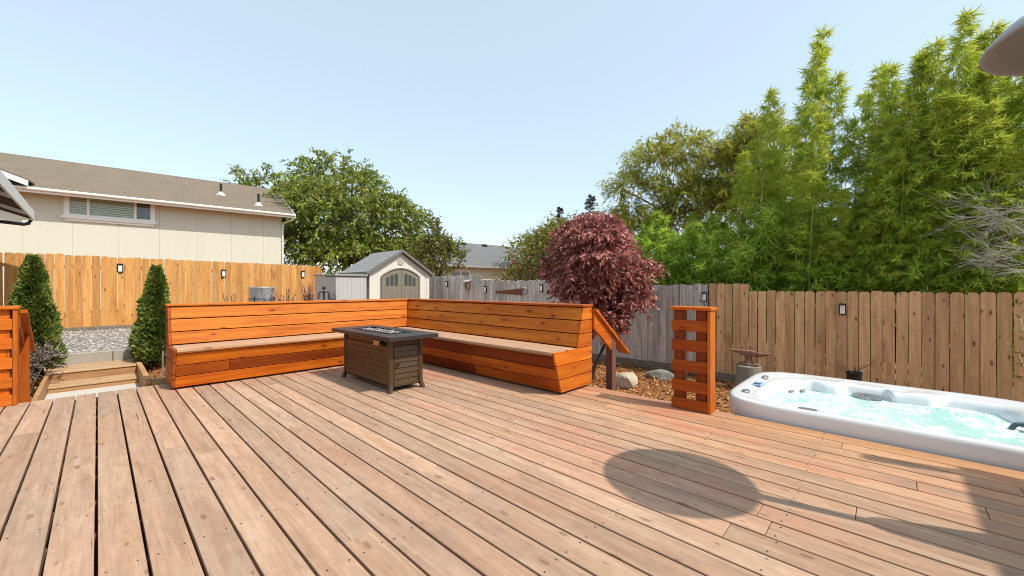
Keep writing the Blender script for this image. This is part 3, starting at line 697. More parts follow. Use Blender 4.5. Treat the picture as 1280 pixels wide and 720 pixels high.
# ------------------------------------------------------------------ hot tub
TX0,TX1,TY0,TY1=3.865,5.56,-1.02,1.125; ZR=.125; WZ=.028
tub=thing('hot_tub','white acrylic hot tub sunk beside the deck, full of foaming pale water','hot tub',(4.7,.05,GZ))
NS=260
def rrect(x0,x1,y0,y1,r,n=NS):
    """rounded rectangle by angle, ccw, same parameter for every ring"""
    cx,cy,hx,hy=(x0+x1)/2,(y0+y1)/2,(x1-x0)/2,(y1-y0)/2
    th=np.arange(n)*2*np.pi/n; p=2/np.clip(r,.05,1)
    c,s=np.cos(th),np.sin(th); k=(np.abs(c)**p+np.abs(s)**p)**(-1/p)
    return np.stack([cx+hx*k*c,cy+hy*k*s],-1),th
def bumpf(th,c,w): 
    d=np.abs((th-c+np.pi)%(2*np.pi)-np.pi)/w; return np.where(d<1,(1-d*d)**2,0.)
ro,th=rrect(TX0,TX1,TY0,TY1,.36)
def swin(t_,c,half,edge):
    d=np.abs((t_-c+np.pi)%(2*np.pi)-np.pi); u=np.clip((d-half)/edge,0,1); return 1-u*u*(3-2*u)
def ring(inl,inr,inn,inf,r,z,pill=0,lift=0):
    p,t_=rrect(TX0+inn,TX1-inf,TY0+inr,TY1-inl,r)
    if pill:   # niche of the skimmer, seat scoop and neck rest cut into the broad far ledge
        p[:,0]+=pill*(.17*swin(t_,.16,.17,.07)+.15*swin(t_,-.62,.14,.14)+.05*swin(t_,.72,.10,.14))
    zz=np.full((len(p),1),z)
    if lift: zz[:,0]+=lift*(swin(t_,-.30,.05,.12)+swin(t_,-.98,.06,.12)+swin(t_,.44,.10,.14))
    return np.concatenate([p,zz],1)
rings=[ring(.02,.02,.02,.02,.36,-.12),ring(.0,.0,.0,.0,.36,-.02),ring(0,0,0,0,.36,.03),ring(.001,.001,.001,.001,.36,ZR-.035),ring(.006,.006,.006,.006,.36,ZR-.013),ring(.02,.02,.02,.02,.36,ZR-.002),ring(.05,.05,.04,.05,.36,ZR),
 ring(.12,.10,.06,.12,.38,ZR-.001),ring(.17,.13,.07,.20,.40,ZR-.016,0,.014),ring(.20,.16,.08,.30,.42,ZR-.014,.6,.02),ring(.215,.19,.085,.365,.44,ZR-.010,.95,.02),ring(.235,.21,.095,.395,.45,ZR-.022,1.,.016),ring(.26,.23,.105,.415,.46,ZR-.055,1.,.01),ring(.29,.25,.115,.43,.46,WZ-.015,1.),ring(.36,.32,.16,.47,.5,WZ-.30,.6),ring(.45,.40,.25,.52,.5,-.62)]
Vv=np.concatenate(rings); k_=len(rings); i=np.arange(k_-1)[:,None]; j=np.arange(NS)[None,:]; j2=(j+1)%NS
F=np.stack([i*NS+j,i*NS+j2,(i+1)*NS+j2,(i+1)*NS+j],-1).reshape(-1,4)
ctr=len(Vv); Vv=np.concatenate([Vv,[[4.7,.05,-.62]]])
jj=np.arange(0,NS,2); F=np.concatenate([F,np.stack([(k_-1)*NS+jj,(k_-1)*NS+(jj+1)%NS,(k_-1)*NS+(jj+2)%NS,np.full(len(jj),ctr)],-1)])
t=NT('white_acrylic_shell'); n_=t.noise(t.obj(),3,4); M['acrylic']=t.fin(t.mix(n_,(.73,.755,.765),(.78,.79,.79)),.18,0,.5); t.b.inputs['Coat Weight'].default_value=.3
np_mesh('shell',Vv,F,np.zeros(len(F)),M['acrylic'],tub,tub.location,True)
b=MB(); p,_=rrect(TX0+.06,TX1-.06,TY0+.06,TY1-.06,.30,64)
i0=b.verts([(x,y,GZ-.02) for x,y in p]); i1=b.verts([(x,y,-.10) for x,y in p])
for k in range(64): j_=(k+1)%64; b.face([i0+k,i0+j_,i1+j_,i1+k])
b.build('cabinet',plain('dark_tub_cabinet',(.06,.05,.045),.6),tub)
# water: rippled sheet
pw,_=rrect(TX0+.13,TX1-.17,TY0+.26,TY1-.455,.48)
wx=np.linspace(TX0+.08,TX1-.18,150); wy=np.linspace(TY0+.20,TY1-.24,180); X,Y=np.meshgrid(wx,wy)
def fb(X,Y,s,seed,o=4):
    r=np.random.default_rng(seed); Z=np.zeros_like(X)
    for k in range(o):
        for q in range(4):
            a=r.uniform(0,6.28); f=s*2**k*r.uniform(.7,1.3); Z+=np.sin((X*np.cos(a)+Y*np.sin(a))*f+r.uniform(0,6.28)+1.7*np.sin(X*f*.37+q)+1.3*np.sin(Y*f*.41))/1.8**k
    return Z/6
Zw=WZ+.005*fb(X,Y,16,3,4)
for cx,cy,r_,h_ in ((4.95,-.35,.30,.035),(4.55,.20,.26,.016),(4.75,-.60,.2,.012)): Zw+=h_*np.exp(-((X-cx)**2+(Y-cy)**2)/(2*(r_*.5)**2))*(1+.5*fb(X,Y,40,9,3))
nx=150; i=np.arange(179)[:,None]; j=np.arange(149)[None,:]; F=np.stack([i*nx+j,i*nx+j+1,(i+1)*nx+j+1,(i+1)*nx+j],-1).reshape(-1,4)
# keep the part inside the shell
cxy=np.stack([X,Y],-1).reshape(-1,2); cc=np.array([(TX0+TX1)/2,(TY0+TY1)/2])
inn=ring(.285,.248,.113,.427,.46,WZ,1.)[:,:2]
ci=inn.mean(0); angr=np.arctan2(inn[:,1]-ci[1],inn[:,0]-ci[0]); o_=np.argsort(angr); rad=np.linalg.norm(inn-ci,axis=1)[o_]; angr=angr[o_]
an=np.arctan2(cxy[:,1]-ci[1],cxy[:,0]-ci[0]); rr=np.linalg.norm(cxy-ci,axis=1); ok=rr<np.interp(an,angr,rad,period=2*np.pi)+.022
F=F[ok[F].all(1)]
t=NT('foaming_tub_water'); v=t.obj(); n1=t.noise(t.obj((1.0,1.6,1)),3.2,6,.72,1.6); n2=t.noise(v,22,6,.75,.4); n3=t.noise(v,1.2,2)
foam=t.math('ADD',t.math('MULTIPLY',n1,.75),t.math('MULTIPLY',n2,.32)); fo=t.step(foam,.47,.64)
c=t.mix(t.step(n3,.35,.65),(.38,.66,.59),(.54,.77,.71)); c=t.mix(fo,c,(.84,.89,.87)); t.bump(t.math('ADD',n2,t.math('MULTIPLY',t.noise(v,60,4),.4)),.3,.015)
M['water']=t.fin(c,t.math('ADD',t.math('MULTIPLY',fo,.4),.06),0,.5)
tw=np_mesh('water',np.stack([X,Y,Zw],-1).reshape(-1,3),F,np.zeros(len(F)),M['water'],tub,tub.location,True)
M['chrome_grey']=plain('grey_tub_fittings',(.28,.29,.29),.3,.4)
def puck(name,x,y,z,rx,ry,h,mat,n=20,tilt=0):
    b=MB(); pr=[(rx,ry,0),(rx,ry,h*.7),(rx*.9,ry*.9,h)]
    rg=[b.verts([(x+a*math.cos(6.2832*k/n),y+c*math.sin(6.2832*k/n),z+w+tilt*a*math.cos(6.2832*k/n)) for k in range(n)]) for a,c,w in pr]
    for r0,r1 in zip(rg[:-1],rg[1:]):
        for k in range(n): j=(k+1)%n; b.face([r0+k,r0+j,r1+j,r1+k])
    b.face([rg[-1]+k for k in range(n)]); return b.build(name,mat,tub)
puck('air_valve',4.22,.98,ZR-.003,.05,.032,.018,M['chrome_grey'])
puck('air_valve',5.02,.98,ZR-.003,.06,.03,.018,M['chrome_grey'])
b=MB(); b.box(4.56,4.72,.925,1.01,ZR-.004,ZR+.008); pan=b.build('control_panel',plain('pale_blue_panel',(.35,.55,.68),.25),tub,bevel=.004)
b=MB(); b.box(4.57,4.645,.94,.998,ZR+.0082,ZR+.010); b.build('display',plain('dark_blue_display',(.02,.10,.20),.15),pan,off=tuple(tub.location))
puck('diverter_knob',3.955,.47,ZR-.02,.032,.075,.022,M['chrome_grey'])
b=MB()
for r_ in (.12,.10,.08,.05): b.lathe([(r_,0),(r_,.008),(r_-.013,.008),(r_-.013,0)],(5.20,.155,WZ+.012),24)
for k in range(10): a=k*.628; b.tube([(5.20+.04*math.cos(a),.155+.04*math.sin(a),WZ+.018),(5.20+.115*math.cos(a),.155+.115*math.sin(a),WZ+.018)],.004,4)
b.build('filter_lid',M['chrome_grey'],tub)
b=MB(); b.box(4.70,4.80,-.80,-.73,.05,.095); b.tube([(4.76,-.73,.085),(4.74,-.68,.08),(4.72,-.655,.04)],.018,8); b.build('spout',plain('dark_teal_fitting',(.05,.10,.11),.25),tub,bevel=.012)
for cx,cy in ((4.92,.74),(5.02,.66)):
    b=MB(); b.tube([(cx-.03,cy,WZ+.012),(cx+.03,cy-.02,WZ+.012)],.014,8); b.build('jet',M['chrome_grey'],tub)

# ------------------------------------------------------------------ anvil on its stump, rocks, pot
stp=MB(); stp.lathe([(.0,GZ-.1),(.235,GZ-.1),(.225,GZ+.05),(.205,GZ+.2),(.20,-.335),(.190,-.325),(0,-.325)],(8.28,1.88,0),22)
tag(stp.build('tree_stump',plain('weathered_stump_wood',(.24,.225,.19),.9,0,.4,16,.6)),'weathered grey log stump under the anvil, behind the hot tub','stump')
t=NT('weathered_anvil'); n_=t.noise(t.obj(),9,5,.7); M['anvil']=t.fin(t.mix(n_,(.16,.085,.055),(.34,.20,.13)),.75,.2)
anv=thing('anvil','old rust brown iron anvil on the grey stump','anvil',(8.28,1.88,-.325))
def loft(b,secs,ax='y'):
    rg=[]
    for u,x0,x1,z0,z1 in secs: rg.append(b.verts([(x0,u,z0),(x1,u,z0),(x1,u,z1),(x0,u,z1)]))
    for r0,r1 in zip(rg[:-1],rg[1:]):
        for k in range(4): j=(k+1)%4; b.face([r0+k,r1+k,r1+j,r0+j])
    b.face([rg[0]+k for k in range(4)]); b.face([rg[-1]+k for k in (3,2,1,0)])
cx,cy,cz=8.28,1.88,-.325
b=MB(); loft(b,[(cy+.34,cx-.05,cx+.05,cz+.252,cz+.272),(cy+.16,cx-.055,cx+.055,cz+.215,cz+.272),(cy+.10,cx-.06,cx+.06,cz+.18,cz+.272),(cy-.08,cx-.06,cx+.06,cz+.18,cz+.272),(cy-.11,cx-.05,cx+.05,cz+.19,cz+.255)][::-1]); b.build('face',M['anvil'],anv,bevel=.006,seg=2)
b=MB(); b.tube([(cx,cy-.11,cz+.21),(cx,cy-.20,cz+.218),(cx,cy-.29,cz+.235),(cx,cy-.36,cz+.258)],[.052,.042,.026,.006],12); b.build('horn',M['anvil'],anv,smooth=True)
b=MB(); b.lathe([(.10,.0),(.105,.02),(.085,.05),(.058,.09),(.052,.12),(.06,.155),(.085,.185)],(cx,cy,cz),14); b.build('waist',M['anvil'],anv,smooth=True)
b=MB(); b.box(cx-.085,cx+.085,cy-.17,cy+.17,cz+.001,cz+.045); b.build('foot',M['anvil'],anv,bevel=.02,seg=2)
def rock(label,c,s,mat,seed,rz=0):
    r=np.random.default_rng(seed); bm=bmesh.new(); bmesh.ops.create_icosphere(bm,subdivisions=3,radius=1)
    dirs=unit(r.normal(0,1,(9,3))); cut=r.uniform(.62,.9,9)
    for v in bm.verts:
        p=np.array(v.co)
        for d,k in zip(dirs,cut):
            e=p@d
            if e>k: p=p-d*(e-k)
        v.co=Vector(p*np.array(s)*(1+r.normal(0,.012)))
    me=bpy.data.meshes.new('rock'); bm.to_mesh(me); bm.free(); me.materials.append(mat)
    o=bpy.data.objects.new('rock',me); COL.objects.link(o); o.location=c; o.rotation_euler=(0,0,rz); return tag(o,label,'rock',None)
rock('pale cream boulder lying in the mulch behind the handrail post',(6.95,3.62,GZ+.10),(.27,.22,.21),plain('cream_rock',(.50,.43,.31),.9,0,.35,6,.5),4,.6)
rock('small pale rock left of the cream boulder, half hidden by the handrail post',(7.15,3.98,GZ+.06),(.14,.17,.12),plain('grey_white_rock',(.42,.40,.37),.9,0,.3,6,.5),9,.1)
rock('flat grey green rock lying in the mulch by the grey fence',(8.05,3.45,GZ+.06),(.16,.33,.14),plain('grey_green_rock',(.24,.25,.21),.9,0,.3,6,.5),6,.0)
pot=thing('plant_pot','small black pot with dead twigs behind the hot tub','plant pot',(8.3,.41,GZ))
b=MB(); b.lathe([(0,.0),(.08,0),(.095,.52),(.105,.52),(.105,.55),(.09,.55),(.088,.50),(0,.50)],(8.3,.41,GZ),16); b.build('pot',M['black_metal'],pot)
lines=[];rd=[]
for k in range(7):
    a=rng.uniform(0,6.28); q=np.linspace(0,1,6)[:,None]; lines.append(np.array([8.3,.41,GZ+.5])+q*np.array([np.cos(a)*.04,np.sin(a)*.10,.16])+q**2*np.array([0,np.sin(a)*.12,rng.uniform(-.05,.12)])); rd.append((.005,.002))
V_,F_=tubes_np(lines,rd); np_mesh('dead_twigs',V_,F_,np.zeros(len(F_)),M['bark'],pot,pot.location)

# ------------------------------------------------------------------ garden shed and low storage box
M['resin']=None
t=NT('beige_resin_wall'); sx=t.n('ShaderNodeSeparateXYZ'); t.l(t.obj(),sx.inputs[0])
ad=t.math('ADD',sx.outputs[0],sx.outputs[1]); g=t.math('LESS_THAN',t.math('FRACT',t.math('DIVIDE',ad,.16)),.10); n_=t.noise(t.obj(),4,4)
M['resin']=t.fin(t.mix(t.math('MULTIPLY',g,.35),t.mix(n_,(.66,.63,.56),(.72,.69,.62)),(.38,.36,.32)),.55); t.bump(g,-.4,.01)
t=NT('grey_resin_wall'); sx=t.n('ShaderNodeSeparateXYZ'); t.l(t.obj(),sx.inputs[0])
ad=t.math('ADD',sx.outputs[0],sx.outputs[1]); g=t.math('LESS_THAN',t.math('FRACT',t.math('DIVIDE',ad,.13)),.12); n_=t.noise(t.obj(),4,4)
M['resin_grey']=t.fin(t.mix(t.math('MULTIPLY',g,.5),t.mix(n_,(.43,.43,.42),(.50,.50,.49)),(.24,.24,.23)),.55); t.bump(g,-.4,.01)
M['resin_dark']=plain('dark_grey_resin',(.16,.155,.14),.5,0,.08)
M['door_olive']=plain('olive_grey_door',(.215,.19,.145),.5,0,.06)
sx0,sx1,sy0,sy1=5.87,8.13,11.8,13.72; GZS=.02; ez,pz=1.58,2.33; xm=(sx0+sx1)/2
shed=thing('garden_shed','beige resin garden shed with arched olive double doors and grey gable roof','shed',(xm,sy0,GZS))
b=MB()
b.prism([(sx0+.03,GZS-.1),(sx1-.03,GZS-.1),(sx1-.03,ez+.03),(xm,pz-.05),(sx0+.03,ez+.03)],sy0+.03,sy1-.03,'y'); b.build('wall',M['resin'],shed)
rf=MB()
for s_,xe in ((-1,sx0-.10),(1,sx1+.10)):
    ze=ez-.02; i0=rf.verts([(xe,sy0-.08,ze+.05),(xe,sy1+.08,ze+.05),(xm,sy1+.08,pz+.05),(xm,sy0-.08,pz+.05),(xe,sy0-.08,ze),(xe,sy1+.08,ze),(xm,sy1+.08,pz),(xm,sy0-.08,pz)])
    Ls=math.hypot(xm-xe,pz-ze); Lr=sy1-sy0+.16
    rf.face([i0,i0+1,i0+2,i0+3] if s_>0 else [i0+3,i0+2,i0+1,i0],0,uv=[(0,0),(Lr,0),(Lr,Ls),(0,Ls)] if s_>0 else [(0,Ls),(Lr,Ls),(Lr,0),(0,0)])
    for q in ((4,5,6,7),(0,1,5,4),(0,3,7,4),(1,2,6,5)): rf.face([i0+k for k in q],0,uv=[(0,0)]*4)
roof=rf.build('roof',M['roof_shed'],shed)
b=MB()
for xe in (sx0-.11,sx1+.11):
    b.hexa([(xe,sy0-.115,ez-.075),(xe,sy0-.085,ez-.075),(xm,sy0-.085,pz-.04),(xm,sy0-.115,pz-.04),(xe,sy0-.115,ez+.02),(xe,sy0-.085,ez+.02),(xm,sy0-.085,pz+.055),(xm,sy0-.115,pz+.055)])
b.build('gable_trim',M['resin_dark'],shed)
b=MB(); b.box(sx0-.13,sx0-.105,sy0-.08,sy1+.08,ez-.08,ez+.03); b.build('eave_trim',M['resin_dark'],shed)
# arched doors
dx0,dx1=6.33,7.67
def arch(x): return 1.48+.24*(1-((x-xm)/.67)**2)
for a,c,nm in ((dx0,xm-.006,'l'),(xm+.006,dx1,'r')):
    b=MB(); xsq=np.linspace(a,c,9); poly=[(a,GZS+.05),(c,GZS+.05)]+[(x,arch(x)) for x in xsq[::-1]]
    b.prism(poly,sy0-.008,sy0+.03,'y'); dr=b.build('door',M['door_olive'],shed)
    b=MB(); W_=(c-a)
    for k in range(3):
        u0=a+W_*(.17+.235*k); u1=u0+W_*.175; u=[u0,u1]; top=[arch(u0)-.13,arch(u1)-.13]
        b.hexa([(u0,sy0-.014,1.17),(u1,sy0-.014,1.17),(u1,sy0-.009,1.17),(u0,sy0-.009,1.17),(u0,sy0-.014,top[0]),(u1,sy0-.014,top[1]),(u1,sy0-.009,top[1]),(u0,sy0-.009,top[0])])
    b.build('window',M['glass'],dr,off=(xm,sy0,GZS))
    b=MB()
    for k in range(2):
        u0=a+W_*(.16+.36*k); u1=u0+W_*.30
        for q in ((u0,u0+.012,.12,.98),(u1-.012,u1,.12,.98),(u0+.013,u1-.013,.968,.98)): b.box(q[0],q[1],sy0-.0125,sy0-.0085,q[2],q[3])
    b.build('panel_groove',M['resin_dark'],dr,off=(xm,sy0,GZS))
    b=MB(); hx=(c-.07 if nm=='l' else a+.07); b.tube([(hx,sy0-.01,.42),(hx,sy0-.05,.45),(hx,sy0-.05,.57),(hx,sy0-.01,.60)],.013,8); b.build('handle',M['black_metal'],dr,off=(xm,sy0,GZS))
b=MB(); pts=[(dx0-.03,sy0-.012,GZS+.04)]+[(x,sy0-.012,arch(x)+.03) for x in np.linspace(dx0-.03,dx1+.03,17)]+[(dx1+.03,sy0-.012,GZS+.04)]
b.tube(pts,.026,6); b.build('door_frame',M['door_olive'],shed)
b=MB(); b.tube([(xm,sy0+.032,1.98),(xm,sy0+.012,1.98)],[.13,.13],6); b.tube([(xm,sy0+.011,1.98),(xm,sy0+.004,1.98)],[.105,.10],6); b.build('gable_vent',plain('grey_vent',(.42,.41,.38),.6),shed)
for xe in (sx0+.02,sx1-.10):
    b=MB(); b.box(xe,xe+.09,sy0+.004,sy0+.03,GZS,ez); b.build('corner_trim',M['resin'],shed)
bx0,bx1,by0,by1=4.76,5.70,11.6,13.2
sb=thing('storage_box','low grey resin storage box with flat lid next to the garden shed','storage box',(5.2,12.4,GZS))
b=MB(); b.box(bx0,bx1,by0,by1,GZS-.05,1.44); b.build('body',M['resin_grey'],sb,bevel=.02,seg=2)
b=MB(); b.hexa([(bx0-.03,by0-.04,1.442),(bx1+.03,by0-.04,1.442),(bx1+.03,by1+.03,1.47),(bx0-.03,by1+.03,1.47),(bx0-.03,by0-.04,1.51),(bx1+.03,by0-.04,1.51),(bx1+.03,by1+.03,1.54),(bx0-.03,by1+.03,1.54)]); b.build('lid',plain('grey_resin_lid',(.25,.25,.24),.55,0,.08),sb,bevel=.015)

# ------------------------------------------------------------------ metal tub, ornament, flowers behind the bench
t=NT('galvanised_metal'); vo=t.n('ShaderNodeTexVoronoi'); t.l(t.obj(),vo.inputs['Vector']); vo.inputs['Scale'].default_value=22
M['galv']=t.fin(t.mix(t.math('MULTIPLY',vo.outputs['Distance'],1.),(.74,.75,.76),(.5,.51,.53)),.42,.35)
bk=thing('metal_tub','galvanised metal tub on a black wire stand behind the bench','tub',(2.75,11.0,.04))
b=MB(); b.lathe([(0,.70),(.225,.70),(.245,.74),(.268,1.06),(.28,1.07),(.28,1.085),(.265,1.085),(.25,1.04),(.22,.75),(0,.74)],(2.75,11.0,.04),28); o=b.build('tub',M['galv'],bk,smooth=True)
b=MB(); 
for z in (.80,.30): b.tube([(2.75+.285*math.cos(a*.2618),11+.285*math.sin(a*.2618),.04+z) for a in range(25)],.010,6)
for k in range(4): a=.785+k*1.571; b.tube([(2.75+.285*math.cos(a),11+.285*math.sin(a),.04+.86),(2.75+.31*math.cos(a),11+.31*math.sin(a),.03)],.011,6)
b.tube([(2.47,11,.72),(3.03,11,.72)],.010,6); b.tube([(2.75,10.72,.725),(2.75,11.28,.725)],.010,6)
b.build('wire_stand',M['black_metal'],bk)
og=thing('garden_ornament','black iron garden ornament with a ball on top in front of the storage box','ornament',(4.2,11.0,.04))
b=MB(); b.tube([(4.2,11,.0),(4.2,11,.98)],.012,8); b.build('rod',M['black_metal'],og)
b=MB()
for s_ in (-1,1): b.tube([(4.2,11,.98),(4.2+s_*.06,11-s_*.05,1.0),(4.2+s_*.10,11-s_*.08,.95),(4.2+s_*.10,11-s_*.08,.80)],.016,8)
b.tube([(4.2,11,.78),(4.2,11,1.02)],.020,8); b.build('scroll',M['black_metal'],og)
b=MB(); b.lathe([(.002,-.05),(.03,-.04),(.05,0),(.03,.04),(.002,.05)],(4.2,11,1.10),14); b.build('ball',M['black_metal'],og,smooth=True)
def flower(label,x,y,h,n,seed,spread=.2,purple=.5):
    r=np.random.default_rng(seed); z0=float(hgt(x,y)); f=thing('flowering_plant',label,'plant',(x,y,z0),0,'flowering plants behind the bench')
    lines=[];rad=[];P=[];D=[];rn=[];L=[]
    for k in range(n):
        a=r.uniform(0,6.28); hh=h*r.uniform(.65,1.0); e=np.array([math.cos(a),math.sin(a),0])*spread*r.uniform(.2,1.)
        q=np.linspace(0,1,6)[:,None]; ln=np.array([x,y,z0])+q*np.array([0,0,hh])+q**1.6*e; lines.append(ln); rad.append((.006,.003))
        for s_ in np.linspace(.15,1,34):
            p=ln[0]+(ln[-1]-ln[0])*s_; d=unit(np.array([r.normal(),r.normal(),r.uniform(.1,1.2)])); P.append(p); D.append(d)
            fl=s_>.72 and r.random()<purple*1.6
            rn.append(r.uniform(.55,1) if fl else r.uniform(0,.44)); L.append(r.uniform(.03,.05) if fl else r.uniform(.06,.11)*(1.2-s_*.6))
    V_,F_=tubes_np(lines,rad); np_mesh('stems',V_,F_,np.zeros(len(F_)),M['bark'],f,f.location)
    P=np.array(P);D=np.array(D);L=np.array(L); leaves('leaves',P,D,r.normal(0,1,P.shape)+[0,0,.6],L,L*.45,np.array(rn),M['f_purple'],f,f.location)
flower('leafy plant with dark reddish tips left of the metal tub',2.05,10.6,1.0,10,31,.22,.45)
flower('low flowering plant directly in front of the metal tub',2.75,10.45,1.0,12,32,.3,.6)
flower('thin green and purple plant right of the metal tub',3.3,11.0,1.05,11,33,.25,.5)
flower('tall bright purple flowering plant between tub and storage box',3.95,11.4,1.22,20,34,.26,.95)
flower('small purple flowering plant touching the storage box',4.5,11.1,1.02,10,35,.2,.8)

# ------------------------------------------------------------------ neighbour houses
def house_frame(name,label,origin,ang):
    return thing(name,label,'house',origin,ang,None,world=False)
HA=math.atan2(-.132,.99)
# cream house: local x along the eave, +y away; origin at the right eave corner on the ground
nh=house_frame('house','cream panelled neighbour house with brown shingle roof beyond the orange fence','X' and (6.53,20.68,0),HA)
EZ=4.63; RW=5.6; RZ=6.92; LEN=26
b=MB(); b.prism([(.55,-.3),(RW*2-.55,-.3),(RW*2-.55,EZ-.03),(RW,RZ-.25),(.55,EZ-.03)],-LEN,-.45,'x'); b.build('wall',M['siding'],nh)
b=MB()
i0=b.verts([(-LEN,-.05,EZ+.0),(0,-.05,EZ),(0,RW,RZ),(-LEN,RW,RZ),(-LEN,-.05,EZ-.06),(0,-.05,EZ-.06),(0,RW,RZ-.06),(-LEN,RW,RZ-.06),(0,2*RW+.05,EZ),(-LEN,2*RW+.05,EZ)])
Ls=math.hypot(RW,RZ-EZ)
b.face([i0,i0+1,i0+2,i0+3],0,uv=[(-LEN,0),(0,0),(0,Ls),(-LEN,Ls)])
for q in ((4,7,6,5),(0,4,5,1),(1,5,6,2),(3,2,8,9)): b.face([i0+k for k in q],0,uv=[(0,0)]*4)
roof=b.build('roof',M['roof_brown'],nh)
b=MB(); b.box(-LEN,.0,-.085,-.052,EZ-.19,EZ-.012); b.build('fascia',M['white_trim'],nh)
b=MB(); b.tube([(-LEN,-.14,EZ-.06),(.02,-.14,EZ-.06)],.055,8); b.build('gutter',M['white_trim'],nh)
b=MB(); b.hexa([(.001,-.085,EZ-.19),(.035,-.085,EZ-.19),(.035,RW,RZ-.19),(.001,RW,RZ-.19),(.001,-.085,EZ-.01),(.035,-.085,EZ-.01),(.035,RW,RZ+.0),(.001,RW,RZ+.0)]); b.build('barge_board',M['white_trim'],nh)
b=MB(); b.box(-LEN,-.46,-.04,.54,EZ-.075,EZ-.05); b.build('soffit',plain('shaded_soffit_boards',(.40,.30,.20),.8),nh)
b=MB(); b.tube([(-.05,-.12,EZ-.12),(-.10,.0,EZ-.28),(-.40,.48,EZ-.40),(-.42,.50,EZ-.6),(-.42,.50,-.2)],.04,8); b.build('downspout',M['white_trim'],nh)
# window
def pane(mb,x0,x1,z0,z1,y): mb.box(x0,x1,y,y+.01,z0,z1)
wx0,wx1,wz0,wz1=-7.38,-5.15,3.83,4.52
b=MB()
for q in ((wx0-.15,wx0,wz0-.02,wz1+.05),(wx1,wx1+.15,wz0-.02,wz1+.05),(wx0,wx1,wz1,wz1+.05),(wx0,wx1,wz0-.02,wz0+.05),(wx0+.44,wx0+.52,wz0+.05,wz1),(wx1-.49,wx1-.41,wz0+.05,wz1)): b.box(q[0],q[1],.47,.548,q[2],q[3])
wn=b.build('window',M['white_trim'],nh)
b=MB(); b.box(wx0-.2,wx1+.2,.43,.547,wz0-.13,wz0-.021); b.box(wx0-.12,wx1+.12,.48,.546,wz0-.21,wz0-.131); b.build('sill',M['white_trim'],wn)
for a,c,m_ in ((wx0+.005,wx0+.435,'blinds'),(wx0+.525,wx1-.495,'blinds'),(wx1-.405,wx1-.005,'glass')):
    b=MB(); pane(b,a,c,wz0+.05,wz1,.52); b.build('pane',M[m_],wn)
def rz(y): return EZ+(RZ-EZ)*y/RW
for (x,y) in ((-2.75,2.35),(-1.35,1.05)):
    b=MB(); b.tube([(x,y,rz(y)-.05),(x,y,rz(y)+.55)],.055,10); v_=b.build('vent_pipe',M['black_metal'],nh)
    b=MB(); b.lathe([(.24,-.06),(.12,.10),(.06,.16)],(x,y,rz(y)),12); b.build('flashing',plain('pale_flashing',(.55,.54,.52),.5,.3),v_)
# cross gable at the left with white barge board
b=MB(); gx,gz,gy=-8.2,EZ+.16,-.35
b.hexa([(gx,gy,gz),(gx,gy+2.6,gz),(gx-4.6,gy+5.6,gz+1.9),(gx-4.6,gy,gz+1.9),(gx,gy,gz+.05),(gx,gy+2.6,gz+.05),(gx-4.6,gy+5.6,gz+1.95),(gx-4.6,gy,gz+1.95)]); 
b.build('gable_roof',plain('dark_brown_roof_edge',(.16,.11,.075),.9,0,.2,20),nh)
b=MB(); b.hexa([(gx,gy-.03,gz-.19),(gx,gy-.002,gz-.19),(gx-4.6,gy-.002,gz+1.71),(gx-4.6,gy-.03,gz+1.71),(gx,gy-.03,gz+.0),(gx,gy-.002,gz+.0),(gx-4.6,gy-.002,gz+1.9),(gx-4.6,gy-.03,gz+1.9)]); b.build('gable_barge_board',M['white_trim'],nh)
# nearer building at the far left: only the end of its eave shows
pr=thing('garage','corner of a nearer roof with white fascia and black gutter pipe at the far left','garage',(-4,10,0))
b=MB(); b.box(-8,-1.75,5.0,12.6,-.2,2.62); b.build('wall',M['siding2'],pr)
gx0,gy1,gz=-.957,13.1,2.62
b=MB(); b.hexa([(gx0,4.5,gz+.02),(gx0,gy1,gz+.02),(-5,gy1,gz+1.6),(-5,4.5,gz+1.6),(gx0,4.5,gz+.10),(gx0,gy1,gz+.10),(-5,gy1,gz+1.68),(-5,4.5,gz+1.68)]); b.build('roof',plain('garage_roof_shingle',(.24,.18,.13),.9,0,.2,30),pr)
b=MB(); b.hexa([(gx0-.004,4.5,gz-.012),(gx0-.004,gy1-.004,gz-.012),(-5,gy1-.004,gz+1.568),(-5,4.5,gz+1.568),(gx0-.004,4.5,gz+.016),(gx0-.004,gy1-.004,gz+.016),(-5,gy1-.004,gz+1.594),(-5,4.5,gz+1.594)]); b.build('soffit',M['joist'],pr)  # dark slab puts the shade under the eave into the soffit colour
b=MB(); b.box(gx0+.002,gx0+.03,4.5,gy1+.02,gz-.08,gz+.11); b.build('fascia',M['white_trim'],pr)
for k in range(12):
    y=gy1-.05-.7*k; b=MB(); b.hexa([(gx0-.012,y-.045,gz-.075),(gx0-.012,y,gz-.075),(-1.74,y,gz+.20),(-1.74,y-.045,gz+.20),(gx0-.012,y-.045,gz-.018),(gx0-.012,y,gz-.018),(-1.74,y,gz+.285),(-1.74,y-.045,gz+.285)]); b.build('rafter_tail',M['white_trim'] if k%3==1 else M['joist'],pr)  # most tails dark as well, part of the painted eave shade
b=MB(); b.tube([(gx0-.01,gy1-.06,gz-.10),(gx0-.04,gy1-.08,gz-.17),(gx0-.10,gy1-.12,gz-.20),(gx0-.35,gy1-.4,gz-.21),(-1.8,12.45,gz-.22)],.035,8); b.build('gutter_pipe',M['black_metal'],pr)

